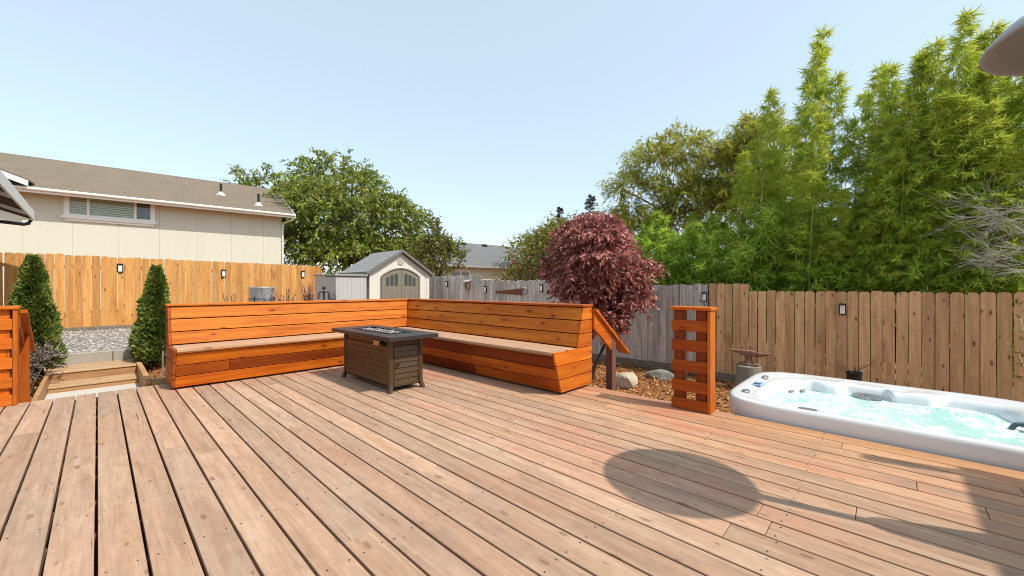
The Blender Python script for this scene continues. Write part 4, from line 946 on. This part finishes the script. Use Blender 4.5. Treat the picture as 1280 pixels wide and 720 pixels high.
# grey roofed house far behind the grey fence
gh=house_frame('house','cream house with grey shingle roof far behind the grey fence','X' and (16.19,20.69,0),HA)
EZ2,RW2,RZ2=2.68,4.0,4.66
b=MB(); b.prism([(.5,-1.),(2*RW2-.5,-1.),(2*RW2-.5,EZ2-.02),(RW2,RZ2-.2),(.5,EZ2-.02)],-2.8,13,'x'); b.build('wall',M['siding2'],gh)
b=MB(); i0=b.verts([(-3.2,0,EZ2),(13.4,0,EZ2),(13.4,RW2,RZ2),(-3.2,RW2,RZ2),(-3.2,0,EZ2-.14),(13.4,0,EZ2-.14),(13.4,2*RW2,EZ2),(-3.2,2*RW2,EZ2)]); Ls=math.hypot(RW2,RZ2-EZ2)
b.face([i0,i0+1,i0+2,i0+3],0,uv=[(0,0),(16.6,0),(16.6,Ls),(0,Ls)])
for q in ((0,4,5,1),(3,2,6,7)): b.face([i0+k for k in q],0,uv=[(0,0)]*4)
b.build('roof',M['roof_grey'],gh)
b=MB(); b.box(-3.2,13.4,-.05,-.003,EZ2-.18,EZ2-.02); b.build('fascia',plain('grey_fascia',(.28,.28,.28),.6),gh)
b=MB(); 
for q in ((.0,.07,1.1,2.3),(.72,.80,1.1,2.3),(1.45,1.52,1.1,2.3),(.07,.72,2.23,2.3),(.8,1.45,2.23,2.3)): b.box(q[0],q[1],.45,.497,q[2],q[3])
wn=b.build('window',M['white_trim'],gh); b=MB(); pane(b,.07,.72,1.1,2.23,.47); pane(b,.8,1.45,1.1,2.23,.47); b.build('pane',M['glass'],wn)
for x in (1.2,2.9,4.9):
    b=MB(); b.box(x-.2,x+.2,RW2-.55,RW2-.25,RZ2-.28,RZ2-.05); b.build('roof_vent',M['black_metal'],gh,bevel=.03)

# own house behind the camera: its eave throws the shade over the right corner of the deck
oh=thing('house','house wall and eave beside the deck, at the near right end','house',(-1,-5,GZ))
HE=2.62; Lh=HE/math.tan(R(EL)); ye=-.302-.9737*Lh*1.0; xe=3.66+.228*Lh
b=MB(); b.box(-8,xe-.35,-9,ye-.45,GZ-.1,HE-.02); b.build('wall',M['siding2'],oh)
b=MB(); b.hexa([(-8.3,-9.3,HE+1.9),(xe,-9.3,HE+1.9),(xe,ye,HE-.12),(-8.3,ye,HE-.12),(-8.3,-9.3,HE+2.),(xe,-9.3,HE+2.),(xe,ye,HE),(-8.3,ye,HE)]); b.build('roof',M['joist'],oh)
b=MB(); b.tube([(xe-.10,ye-.06,HE-.1),(xe-.10,ye-.06,HE+.60)],.055,10); b.build('vent_pipe',M['black_metal'],oh)

# ------------------------------------------------------------------ patio heater (its reflector shows at the top right)
hx,hy=2.69,-.70; HZ=2.11
ht=thing('patio_heater','tall grey metal patio heater with round dished reflector at the right edge','patio heater',(hx,hy,0))
t=NT('brushed_grey_metal'); M['heater']=t.fin(t.mix(t.noise(t.obj((1,1,1)),6,4),(.30,.31,.32),(.35,.36,.37)),.45,0)
b=MB(); b.lathe([(.002,.175),(.12,.165),(.25,.125),(.36,.065),(.405,.015),(.412,-.002),(.408,-.010),(.396,-.006),(.35,.045),(.24,.105),(.12,.142),(.002,.15)],(hx,hy,HZ),56); b.build('reflector',M['heater'],ht,smooth=True)
b=MB(); b.lathe([(.15,.132),(.165,.09),(.155,.06),(.13,.05),(.12,.06),(.12,.135)],(hx,hy,HZ),32); b.build('reflector_ring',plain('pale_ring',(.62,.66,.60),.4,.3),ht,smooth=True)
b=MB(); b.lathe([(.09,.13),(.095,-.18),(.11,-.20),(.07,-.24),(.035,-.26)],(hx,hy,HZ),24); b.build('burner',M['chrome_grey'],ht,smooth=True)
b=MB(); b.tube([(hx,hy,.93),(hx,hy,HZ-.25)],.032,14); b.build('post',M['heater'],ht)
b=MB(); b.lathe([(.20,.06),(.205,.08),(.19,.10),(.075,.92),(.06,.96),(.03,.97)],(hx,hy,0),28); b.build('tank_housing',M['heater'],ht,smooth=True)
b=MB(); b.lathe([(.002,.002),(.23,.002),(.235,.03),(.21,.058),(.002,.06)],(hx,hy,0),28); b.build('base',M['black_metal'],ht)

# ------------------------------------------------------------------ trees and plants
def leafy(f,lobes,n_shoots,slen,per,LL,LW,mat,r,up=.35,droop=.25,inner=.45,off=None,limb_base=None,barkmat=None,limbs=14,limb_r=.09,crown='crown',spread=.8,tint=(0,1),top_bias=0.):
    """crown of leafy shoots growing outwards through several lobes, with the limbs that carry them"""
    lobes=np.array(lobes,float); vol=lobes[:,3]*lobes[:,4]*lobes[:,5]; pick=r.choice(len(lobes),n_shoots,p=vol**.75/np.sum(vol**.75))
    d=unit(r.normal(0,1,(n_shoots,3))); d[:,2]=np.abs(d[:,2])*np.where(r.random(n_shoots)<.3-top_bias,-1,1)
    q=inner+(1-inner)*r.random(n_shoots)**.6
    c=lobes[pick,:3]; rad=lobes[pick,3:]
    st=c+d*rad*q[:,None]*.86
    dirs=unit(d*rad/rad.max(1,keepdims=True)+np.array([0,0,up])+r.normal(0,.35,(n_shoots,3)))
    L=slen*r.uniform(.55,1.35,n_shoots)
    k=per; s=np.linspace(.08,1,k)
    P=st[:,None,:]+dirs[:,None,:]*(L[:,None]*s[None,:])[:,:,None]; P[:,:,2]-=droop*(L[:,None]*s[None,:]**2)
    T=dirs[:,None,:]-np.array([0,0,1.])*(2*droop*s)[None,:,None]
    D=unit(T*.55+r.normal(0,spread,P.shape)*.6+np.array([0,0,-.18])); N=unit(r.normal(0,.55,P.shape)+np.array([0,0,.8]))
    base=r.normal(.5,.16,n_shoots)[:,None]; rn=np.clip(base+r.normal(0,.16,(n_shoots,k)),0,1)*(tint[1]-tint[0])+tint[0]
    n=n_shoots*k; sz=(r.uniform(.7,1.25,(n_shoots,k))*(1.12-.35*s)[None,:]).reshape(-1)
    leaves(crown,P.reshape(-1,3),D.reshape(-1,3),N.reshape(-1,3),LL*sz,LW*sz,rn.reshape(-1),mat,f,off)
    lines=[];rr=[]
    idx=r.choice(n_shoots,min(n_shoots,limbs),replace=False)
    if limb_base is not None:
        for i in idx:
            t_=np.linspace(0,1,7)[:,None]; a=np.array(limb_base); e=st[i]; m=(a+e)/2+np.array([0,0,.12*np.linalg.norm(e-a)])
            lines.append(a*(1-t_)**2+2*m*t_*(1-t_)+e*t_**2); rr.append((limb_r*r.uniform(.5,1),limb_r*.12))
    for i in r.choice(n_shoots,min(n_shoots,260),replace=False): lines.append(P[i,::max(1,k//4)]); rr.append((limb_r*.10+.004,.003))
    if lines:
        V_,F_=tubes_np(lines,rr); np_mesh('limbs',V_,F_,np.zeros(len(F_)),barkmat or M['bark'],f,off)
def trunk(f,p0,p1,r0,r1,mat,r,wob=.08,n=7,name='trunk'):
    t_=np.linspace(0,1,n)[:,None]; pts=np.array(p0)+(np.array(p1)-np.array(p0))*t_+r.normal(0,wob,(n,3))*np.sin(t_*np.pi)
    V_,F_=tubes_np([pts],[(r0,r1)],9); np_mesh(name,V_,F_,np.zeros(len(F_)),mat,f,f.location)

# big cherry-like tree behind the sheds
r=np.random.default_rng(21)
T=thing('broadleaf_tree','large spreading green tree behind the garden shed and the cream house','tree',(10.3,23.2,-.3))
trunk(T,(10.3,23.2,-.5),(10.2,23.4,3.0),.32,.22,M['bark'],r)
leafy(T,[(10.2,23.4,4.9,4.6,4.6,3.0),(9.8,27.0,5.6,2.2,2.4,3.0),(10.0,24.2,7.2,2.7,2.7,1.9),(11.9,21.8,4.5,2.7,2.7,2.2),(13.2,20.5,3.0,1.6,1.6,1.3),(7.6,30.6,6.9,2.0,2.0,2.5),(9.3,28.0,3.8,2.0,2.6,2.0),(10,22,2.6,3.4,3.0,1.8)],2900,1.15,15,.25,.105,M['f_tree'],r,up=.5,droop=.5,off=T.location,limb_base=(10.2,23.4,2.6),limbs=40,limb_r=.13,spread=.5,inner=.4)
r=np.random.default_rng(22)
T=thing('broadleaf_tree','small upright olive green tree just right of the garden shed roof','tree',(12.3,17.2,-.3))
trunk(T,(12.3,17.2,-.5),(12.3,17.2,2.2),.09,.06,M['bark'],r)
leafy(T,[(12.3,17.2,3.0,.85,.85,1.2),(11.7,17.8,2.6,.7,.7,.9),(12.9,16.7,2.7,.7,.7,.95),(12.2,17.3,4.1,.35,.35,.8)],430,.5,11,.16,.08,M['f_pear'],r,up=.6,droop=.2,off=T.location,limb_base=(12.3,17.2,1.3),limbs=16,limb_r=.045)
r=np.random.default_rng(23)
T=thing('broadleaf_tree','yellow green bushy tree rising behind the grey fence left of the maple','tree',(11.6,10.6,-.6))
trunk(T,(11.6,10.6,-.7),(11.6,10.6,1.6),.12,.08,M['bark'],r)
leafy(T,[(11.8,10.3,1.8,.75,.75,.75),(12.2,9.9,2.4,.95,.95,.9),(12.8,9.3,2.9,1.1,1.1,1.0),(13.4,8.8,2.6,1.2,1.2,1.2),(11.35,10.9,1.35,.6,.6,.5)],900,.55,11,.13,.06,M['f_apple'],r,up=.45,droop=.25,off=T.location,limb_base=(11.6,10.6,1.0),limbs=24,limb_r=.05)
M['apple']=plain('red_apple',(.42,.09,.04),.35)
for k in range(26):
    a,e=r.uniform(0,6.28),r.uniform(-.4,.5); p=(11.9-.85*abs(math.cos(a)),10.2+.9*math.sin(a),2.0+e*.9); b=MB(); b.lathe([(.002,-.04),(.03,-.025),(.04,0),(.03,.025),(.002,.035)],p,8)
    b.build('fruit',M['apple'],T,smooth=True)
# round distant trees behind
r=np.random.default_rng(24)
T=thing('broadleaf_tree','distant rounded olive tree crown behind the grey roofed house','tree',(22.6,17.4,-.6))
trunk(T,(22.6,17.4,-1),(22.6,17.4,2.5),.2,.12,M['bark'],r)
leafy(T,[(22.6,17.4,3.9,2.4,2.4,1.7),(20.9,18.6,3.6,1.4,1.4,1.2),(24,15.6,4.2,2,2,1.7)],700,.8,10,.24,.11,M['f_apple'],r,off=T.location,limb_base=(22.6,17.4,2),limbs=14,limb_r=.07)
def conifer(label,x,y,h,w,seed,z0=-.6,n=170,ll=.17):
    r=np.random.default_rng(seed); T=thing('conifer_tree',label,'tree',(x,y,z0),0,None); trunk(T,(x,y,z0-.2),(x,y,z0+h),.16,.02,M['bark'],r,.03)
    P=[];D=[];lines=[];rr=[]
    for k in range(n):
        u=r.uniform(.12,1)**.8; z=z0+h*u; L=w*(1-u)**.8*r.uniform(.7,1.15)+.1; a=r.uniform(0,6.28); e=np.array([math.cos(a),math.sin(a),r.uniform(-.05,.35)])
        q=np.linspace(0,1,12)[:,None]; ln=np.array([x,y,z])+q*e*L; lines.append(ln[::3]); rr.append((.03,.006))
        for p in ln[2:]:
            for s_ in range(3): P.append(p); D.append(e*.6+r.normal(0,.6,3)+[0,0,-.1])
    P=np.array(P); leaves('crown',P,np.array(D),r.normal(0,1,P.shape)+[0,0,.7],ll*r.uniform(.6,1.2,len(P)),ll*.3,r.uniform(0,1,len(P)),M['f_con'],T,T.location)
    V_,F_=tubes_np(lines,rr); np_mesh('limbs',V_,F_,np.zeros(len(F_)),M['bark'],T,T.location)
conifer('dark conifer top peeking over the middle of the purple maple',25.2,16.0,8.6,2.6,41)
conifer('thin distant conifer left of the darker one above the maple',24.5,18.3,7.9,1.1,42,n=120)
conifer('slim dark conifer between the maple and the olive pine',27.5,14.6,8.9,1.6,43,n=140)

# purple maple in front of the grey fence
r=np.random.default_rng(25)
T=thing('purple_maple','rounded purple red Japanese maple between bench and grey fence','tree',(7.0,4.45,GZ))
c=np.array([6.95,4.28])
for dx,dy,tx,ty in ((0,0,.35,-.4),(.05,.05,-.4,.45),(-.04,.02,.1,.1),(.02,-.05,.5,.5)):
    trunk(T,(7.0+dx,4.45+dy,GZ-.1),(7.0+tx,4.45+ty,.75),.05,.025,M['maple_bark'],r,.05,6,'trunk')
pads=[]
for k in range(58):
    d=unit(r.normal(0,1,3)+np.array([0,0,.25])); q=r.uniform(.55,1.08)
    c_=np.array([6.92,4.38,1.40])+d*np.array([1.0,1.0,1.05])*q
    if c_[2]<.7: c_[:2]=np.array([7.05,4.05])+(c_[:2]-np.array([6.92,4.33]))*.7
    pads.append((*c_,r.uniform(.24,.42),r.uniform(.24,.42),r.uniform(.12,.20)))
pads.append((6.92,4.33,1.45,.75,.75,.8))
leafy(T,pads,4300,.19,12,.088,.042,M['f_maple'],r,up=.12,droop=.45,off=T.location,limb_base=(7.0,4.45,.4),barkmat=M['maple_bark'],limbs=60,limb_r=.028,inner=.35,spread=.9)

# clipped-looking conifers by the gravel terrace
def arborvitae(label,x,y,h,w,seed,lean=0.):
    r=np.random.default_rng(seed); z0=float(hgt(x,y))-.02; T=thing('arborvitae',label,'tree',(x,y,z0),0,None); trunk(T,(x,y,z0-.1),(x+lean*.9,y,z0+h*.9),.04,.01,M['bark'],r,.01)
    n=15000; u=r.random(n)**1.25; a=r.uniform(0,6.28,n)
    prof=lambda u: w*(1-u)**.72*(1-.55*np.exp(-u*16)*1.0)*(1+.15*np.sin(a*3+u*17)+.14*np.sin(a*6-u*37)*np.sin(u*53+a*2))+.012
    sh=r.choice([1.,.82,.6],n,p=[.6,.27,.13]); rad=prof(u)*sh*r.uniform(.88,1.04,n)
    P=np.stack([x+lean*u+rad*np.cos(a),y+rad*np.sin(a),z0+.06+u*h*.97+r.normal(0,.02,n)],-1)
    D=np.stack([np.cos(a)*.75+r.normal(0,.35,n),np.sin(a)*.75+r.normal(0,.35,n),r.uniform(.15,1.2,n)],-1); N=np.stack([-np.sin(a)+r.normal(0,.4,n),np.cos(a)+r.normal(0,.4,n),r.normal(0,.5,n)],-1)
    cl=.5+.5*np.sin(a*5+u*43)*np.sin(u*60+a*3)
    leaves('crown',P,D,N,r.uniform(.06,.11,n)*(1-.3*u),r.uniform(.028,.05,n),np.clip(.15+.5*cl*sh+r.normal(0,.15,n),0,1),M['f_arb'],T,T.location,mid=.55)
arborvitae('tall dark green cone shaped arborvitae behind the far left guard',-.62,8.6,1.60,.245,51,.0)
arborvitae('shorter dark green arborvitae next to the bench end',.615,8.40,1.52,.23,52,.03)
# dry purple shrub before the left arborvitae
r=np.random.default_rng(61)
T=thing('dry_shrub','sparse dry shrub with purple grey leaves in front of the left arborvitae','shrub',(-.62,7.95,float(hgt(-.62,7.95))))
z0=T.location.z
leafy(T,[(-.62,7.95,z0+.42,.22,.22,.22),(-.50,7.9,z0+.5,.18,.18,.16),(-.76,8.0,z0+.4,.18,.18,.2)],130,.16,8,.055,.022,M['f_twig'],r,up=.5,droop=.1,off=T.location,limb_base=(-.62,7.95,z0-.02),barkmat=M['dead_twig'],limbs=14,limb_r=.004)

# olive pine with loose tufted branches
r=np.random.default_rng(71)
def tufts(label,base,top,lobes,n,seed,green=.75):
    r=np.random.default_rng(seed); T=thing('pine_tree',label,'tree',base); trunk(T,(base[0],base[1],base[2]-.3),top,.12,.05,M['bark'],r,.15)
    lobes=np.array(lobes,float); P=[];D=[];rn=[];lines=[];rr=[]; tp=np.array(top)
    for k in range(n):
        l=lobes[r.integers(len(lobes))]; d=unit(r.normal(0,1,3)); e=l[:3]+d*l[3:]*r.uniform(.35,1)
        a=tp+(np.array(base)-tp)*r.uniform(0,.55); q=np.linspace(0,1,7)[:,None]; m=(a+e)/2+[0,0,-.15]; 
        if r.random()<.45: lines.append(a*(1-q)**2+2*m*q*(1-q)+e*q**2); rr.append((.028,.006))
        br=r.random()>green; 
        for j in range(46):
            dd=unit(r.normal(0,1,3)+[0,0,.5]+d*.5); P.append(e+dd*r.uniform(0,.10)+r.normal(0,.07,3)); D.append(dd); rn.append(r.uniform(.93,1) if br else np.clip(r.normal(.5,.2),0,.85))
    P=np.array(P); leaves('crown',P,np.array(D),r.normal(0,1,P.shape),r.uniform(.10,.19,len(P)),.022,np.array(rn),M['f_pine'],T,T.location)
    V_,F_=tubes_np(lines,rr); np_mesh('limbs',V_,F_,np.zeros(len(F_)),M['bark'],T,T.location)
def loose(label,base,top,lobes,n,seed):
    r=np.random.default_rng(seed); T=thing('pine_tree',label,'tree',base); trunk(T,(base[0],base[1],base[2]-.3),top,.12,.05,M['bark'],r,.12)
    leafy(T,lobes,n,.5,16,.17,.034,M['f_pine'],r,up=.35,droop=.35,off=T.location,limb_base=top,limbs=34,limb_r=.026,inner=.12,spread=.85,tint=(0,.86))
    P=[];D=[];L=np.array(lobes)
    for k in range(46):
        l=L[r.integers(len(L))]; e=l[:3]+unit(r.normal(0,1,3)+[0,0,.5])*l[3:]*r.uniform(.9,1.12)
        for q in range(26): d=unit(r.normal(0,1,3)+[0,0,.3]); P.append(e+d*.03); D.append(d)
    P=np.array(P); leaves('brown_tufts',P,np.array(D),r.normal(0,1,P.shape),r.uniform(.08,.14,len(P)),.03,r.uniform(.9,1,len(P)),M['f_pine'],T,T.location)
loose('olive yellow tree leaning left above the low bamboo beside the maple',(11.9,4.4,GZ),(11.6,4.7,3.2),[(11.3,5.65,4.15,.85,.85,.45),(11.5,5.1,4.85,.9,.9,.55),(11.8,4.4,5.15,.8,.8,.55),(11.2,5.9,3.3,.5,.6,.3),(12.0,4.3,3.8,1.1,1.1,.7),(12.2,3.7,3.3,1.0,1.0,.8),(11.6,5.2,2.9,1.0,1.0,.6),(12.0,3.6,4.5,.8,.8,.6)],1350,72)
loose('olive tree with brown dead tufts left of the tallest bamboo',(12.2,2.6,GZ),(12.1,2.8,3.8),[(11.9,3.1,4.5,.65,.65,.55),(12.1,2.7,5.1,.5,.5,.55),(12.2,2.4,4.9,.8,.8,.7),(12.0,2.9,3.6,.9,.9,.7),(12.1,2.0,3.6,.8,.8,.7)],900,73)

# bamboo
def bamboo_proto(h,seed,lowest,mat,leafL,leafW,dense,lean,brl):
    r=np.random.default_rng(seed); T=thing('bamboo','x','bamboo',(0,0,0),0,'bamboo plants behind the brown fence',world=False)
    la=0.; q=np.linspace(0,1,14)[:,None]; pts=q*np.array([0,0,h])+q**2.4*np.array([math.cos(la),math.sin(la),-.10])*lean*h
    lines=[pts]; rr=[(.019 if h>4 else .010,.004)]
    V_,F_=tubes_np(lines,rr,7); np_mesh('culm',V_,F_,np.zeros(len(F_)),M['culm'],T)
    P=[];D=[];rn=[];tl=[];tr=[]
    z=lowest
    while z<h*.99:
        u=z/h; c=np.array([np.interp(u,q[:,0],pts[:,i]) for i in range(3)])
        env=brl*(min(1,(1-u)*2.1+.12))*(1 if u>.15 else .7)
        for k in range(dense):
            a=r.uniform(0,6.28); L=env*r.uniform(.45,1.1); e=np.array([math.cos(a),math.sin(a),r.uniform(.35,1.0)]); e/=np.linalg.norm(e)
            s=np.linspace(0,1,6)[:,None]; ln=c+s*e*L-s**2*np.array([0,0,.38*L]); tl.append(ln); tr.append((.0035,.0015))
            tone=r.normal(.30+.42*u,.12)  # tone rises with height, sunlit tops painted into the leaf colour
            for j in range(int(6+8*L/brl)):
                f=r.uniform(.25,1.02); p=c+f*e*L-f*f*np.array([0,0,.38*L])
                for m in range(r.integers(2,6)):
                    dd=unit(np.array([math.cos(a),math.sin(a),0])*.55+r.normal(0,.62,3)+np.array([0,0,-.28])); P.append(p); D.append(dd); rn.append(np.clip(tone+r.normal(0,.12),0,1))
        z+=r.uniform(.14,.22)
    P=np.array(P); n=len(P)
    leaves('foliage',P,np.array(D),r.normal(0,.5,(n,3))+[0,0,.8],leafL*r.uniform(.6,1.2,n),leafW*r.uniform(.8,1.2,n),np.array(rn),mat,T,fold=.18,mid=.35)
    V_,F_=tubes_np(tl,tr,3); np_mesh('branches',V_,F_,np.zeros(len(F_)),M['culm'],T)
    return T
tall=[bamboo_proto(7.2,100+k,1.0,M['f_bam'],.19,.022,5,.02+.018*k,.72) for k in range(4)]
low=[bamboo_proto(3.6,120+k,.9,M['f_bamlow'],.22,.034,4,.22,.70) for k in range(3)]
used=set()
def plant(protos,x,y,h0,h,lab,k,z=GZ):
    p=protos[k%len(protos)]; s=h/h0; hz_=float(random.gauss(-.9,.6))
    if p.name not in used: used.add(p.name); o=p; o.location=(x,y,z); o.rotation_euler=(0,0,hz_); o.scale=(s**.5,s**.5,s); o['label']=lab
    else: o=dup(p,(x,y,z),hz_,(s**.5,s**.5,s),lab)
    return o
L_TALL='tall yellow green bamboo packed into the dense mass behind the hot tub'
L_LEFT='tallest slender bamboo at the left edge of the stand, standing out against the sky'
L_LOW='low leafy green bamboo drooping over the top of the fence'
k=0
# skyline members (x, y, height above yard)
SKYLINE=[(10.4,2.59,5.08),(10.1,2.12,6.28),(10.5,1.92,5.67),(10.0,1.45,7.24),(10.3,1.21,6.77),(10.1,0.87,6.29),(10.4,0.58,5.98),(9.9,0.32,5.46),(10.2,0.17,6.15),(9.7,0.02,6.0),(10.3,-0.11,6.38),(9.8,-0.28,6.17),(10.1,-0.52,6.26),(9.8,-0.66,6.41),(10.4,-0.8,6.32),(9.7,-0.81,5.77),(10.2,-0.98,6.08),(9.9,-1.11,6.25),(10.4,-1.29,6.17),(9.7,-1.34,5.58),(10.0,-1.5,5.51)]
FILL=[(9.45,1.14,5.21),(11.0,-0.47,5.77),(9.6,0.01,4.36),(9.45,-0.79,4.89),(9.6,0.14,4.2),(9.6,-0.42,4.01),(9.6,-1.33,4.48),(10.7,-0.79,5.29),(11.0,1.69,3.88),(9.6,0.38,2.91),(9.45,-0.41,4.49),(11.0,1.56,5.02),(10.7,0.21,5.3),(10.7,-1.42,5.07),(9.6,-0.54,4.95),(10.7,-0.86,5.19),(9.45,-1.02,4.23),(10.7,-1.13,4.96),(9.6,-0.86,3.57),(9.45,-1.07,4.78),(9.45,-0.12,5.11),(10.7,0.5,3.16),(9.6,0.5,3.76),(9.6,-0.49,5.07),(9.45,0.81,3.71),(11.0,-0.42,3.91),(10.7,0.82,3.58),(9.45,-1.32,3.83),(10.7,-0.53,3.76),(11.0,-1.08,5.68)]
for x,y,h in SKYLINE+FILL:
    lab=L_LEFT if (x,y) in (SKYLINE[3][:2],SKYLINE[4][:2]) else L_TALL
    plant(tall,x,y,7.2,h,lab,k); k+=1
for i in range(26):
    y=4.9-i*.245; x=9.45+.5*((i*37)%10)/10+(.3 if y>3.5 else 0); h=2.9+.9*((i*53)%7)/7
    if y<.4: h=2.6+.6*((i*53)%7)/7
    plant(low,x,y,3.6,h,L_LOW,i)
for x,y,h in ((9.6,4.65,3.5),(10.1,5.1,3.9),(10.7,5.5,4.1),(11.3,5.4,4.2)): plant(low,x,y,3.6,h,L_LOW,int(x*10))
for i in range(12):
    plant(low,10.6+.4*(i%3),5.0-i*.4,3.6,3.6+.5*((i*29)%5)/5,L_LOW,i)
# bare twiggy shrub at the right end
r=np.random.default_rng(81)
T=thing('bare_shrub','pale leafless twiggy shrub in front of the bamboo at the right edge','shrub',(9.25,-1.95,GZ))
lines=[];rr=[]
def branch(p,d,L,rad,dep):
    n=6; pts=[np.array(p)]; d=np.array(d,float)
    for i in range(n): d=unit(d+r.normal(0,.12,3)); pts.append(pts[-1]+d*L/n)
    pts=np.array(pts); pts[:,0]=np.maximum(pts[:,0],8.95); lines.append(pts); rr.append((rad,max(.0017,rad*.45)))
    if dep>0:
        for i in range(2,n+1):
            for _ in range(2):
                dd=unit(d*.8+r.normal(0,.45,3)+[0,.1,0]); branch(pts[i],dd,L*r.uniform(.35,.6),max(.0024,rad*.55),dep-1)
trunk_pts=np.array([(9.25,-1.95,GZ),(9.25,-1.93,.5),(9.24,-1.9,1.4),(9.24,-1.86,2.3)]); lines.append(trunk_pts); rr.append((.018,.008))
for k in range(9): z=r.uniform(1.15,2.2); branch((9.24,-1.9,z),unit(np.array([r.normal(0,.18),1.,r.uniform(-.05,.4)])),r.uniform(.6,1.0),.0042,2)
V_,F_=tubes_np(lines,rr,3); np_mesh('branches',V_,F_,np.zeros(len(F_)),M['dead_twig'],T,T.location)
# thin leafy sprig in front of the brown fence at the right edge
r=np.random.default_rng(82)
T=thing('sapling','thin sapling with few green leaves in front of the brown fence at the right edge','plant',(7.5,-1.22,GZ))
lines=[];P=[];D=[]
for k in range(4):
    a=np.array([7.5,-1.22,GZ]); e=a+[r.normal(0,.06),-.12+r.uniform(0,.16),1.15+.2*k]; q=np.linspace(0,1,8)[:,None]; ln=a+(e-a)*q+np.array([0,.10,0])*q**3; lines.append(ln)
    for p in ln[4:]:
        for j in range(7): P.append(p+r.normal(0,.03,3)); D.append([r.normal(0,.6),r.normal(.6,.4),r.normal(.2,.4)])
P=np.array(P); leaves('leaves',P,np.array(D),r.normal(0,.5,P.shape)+[0,0,.8],r.uniform(.06,.12,len(P)),.02,r.uniform(.2,.8,len(P)),M['f_pear'],T,T.location)
V_,F_=tubes_np(lines,[(.008,.003)]*4,4); np_mesh('stems',V_,F_,np.zeros(len(F_)),M['dead_twig'],T,T.location)
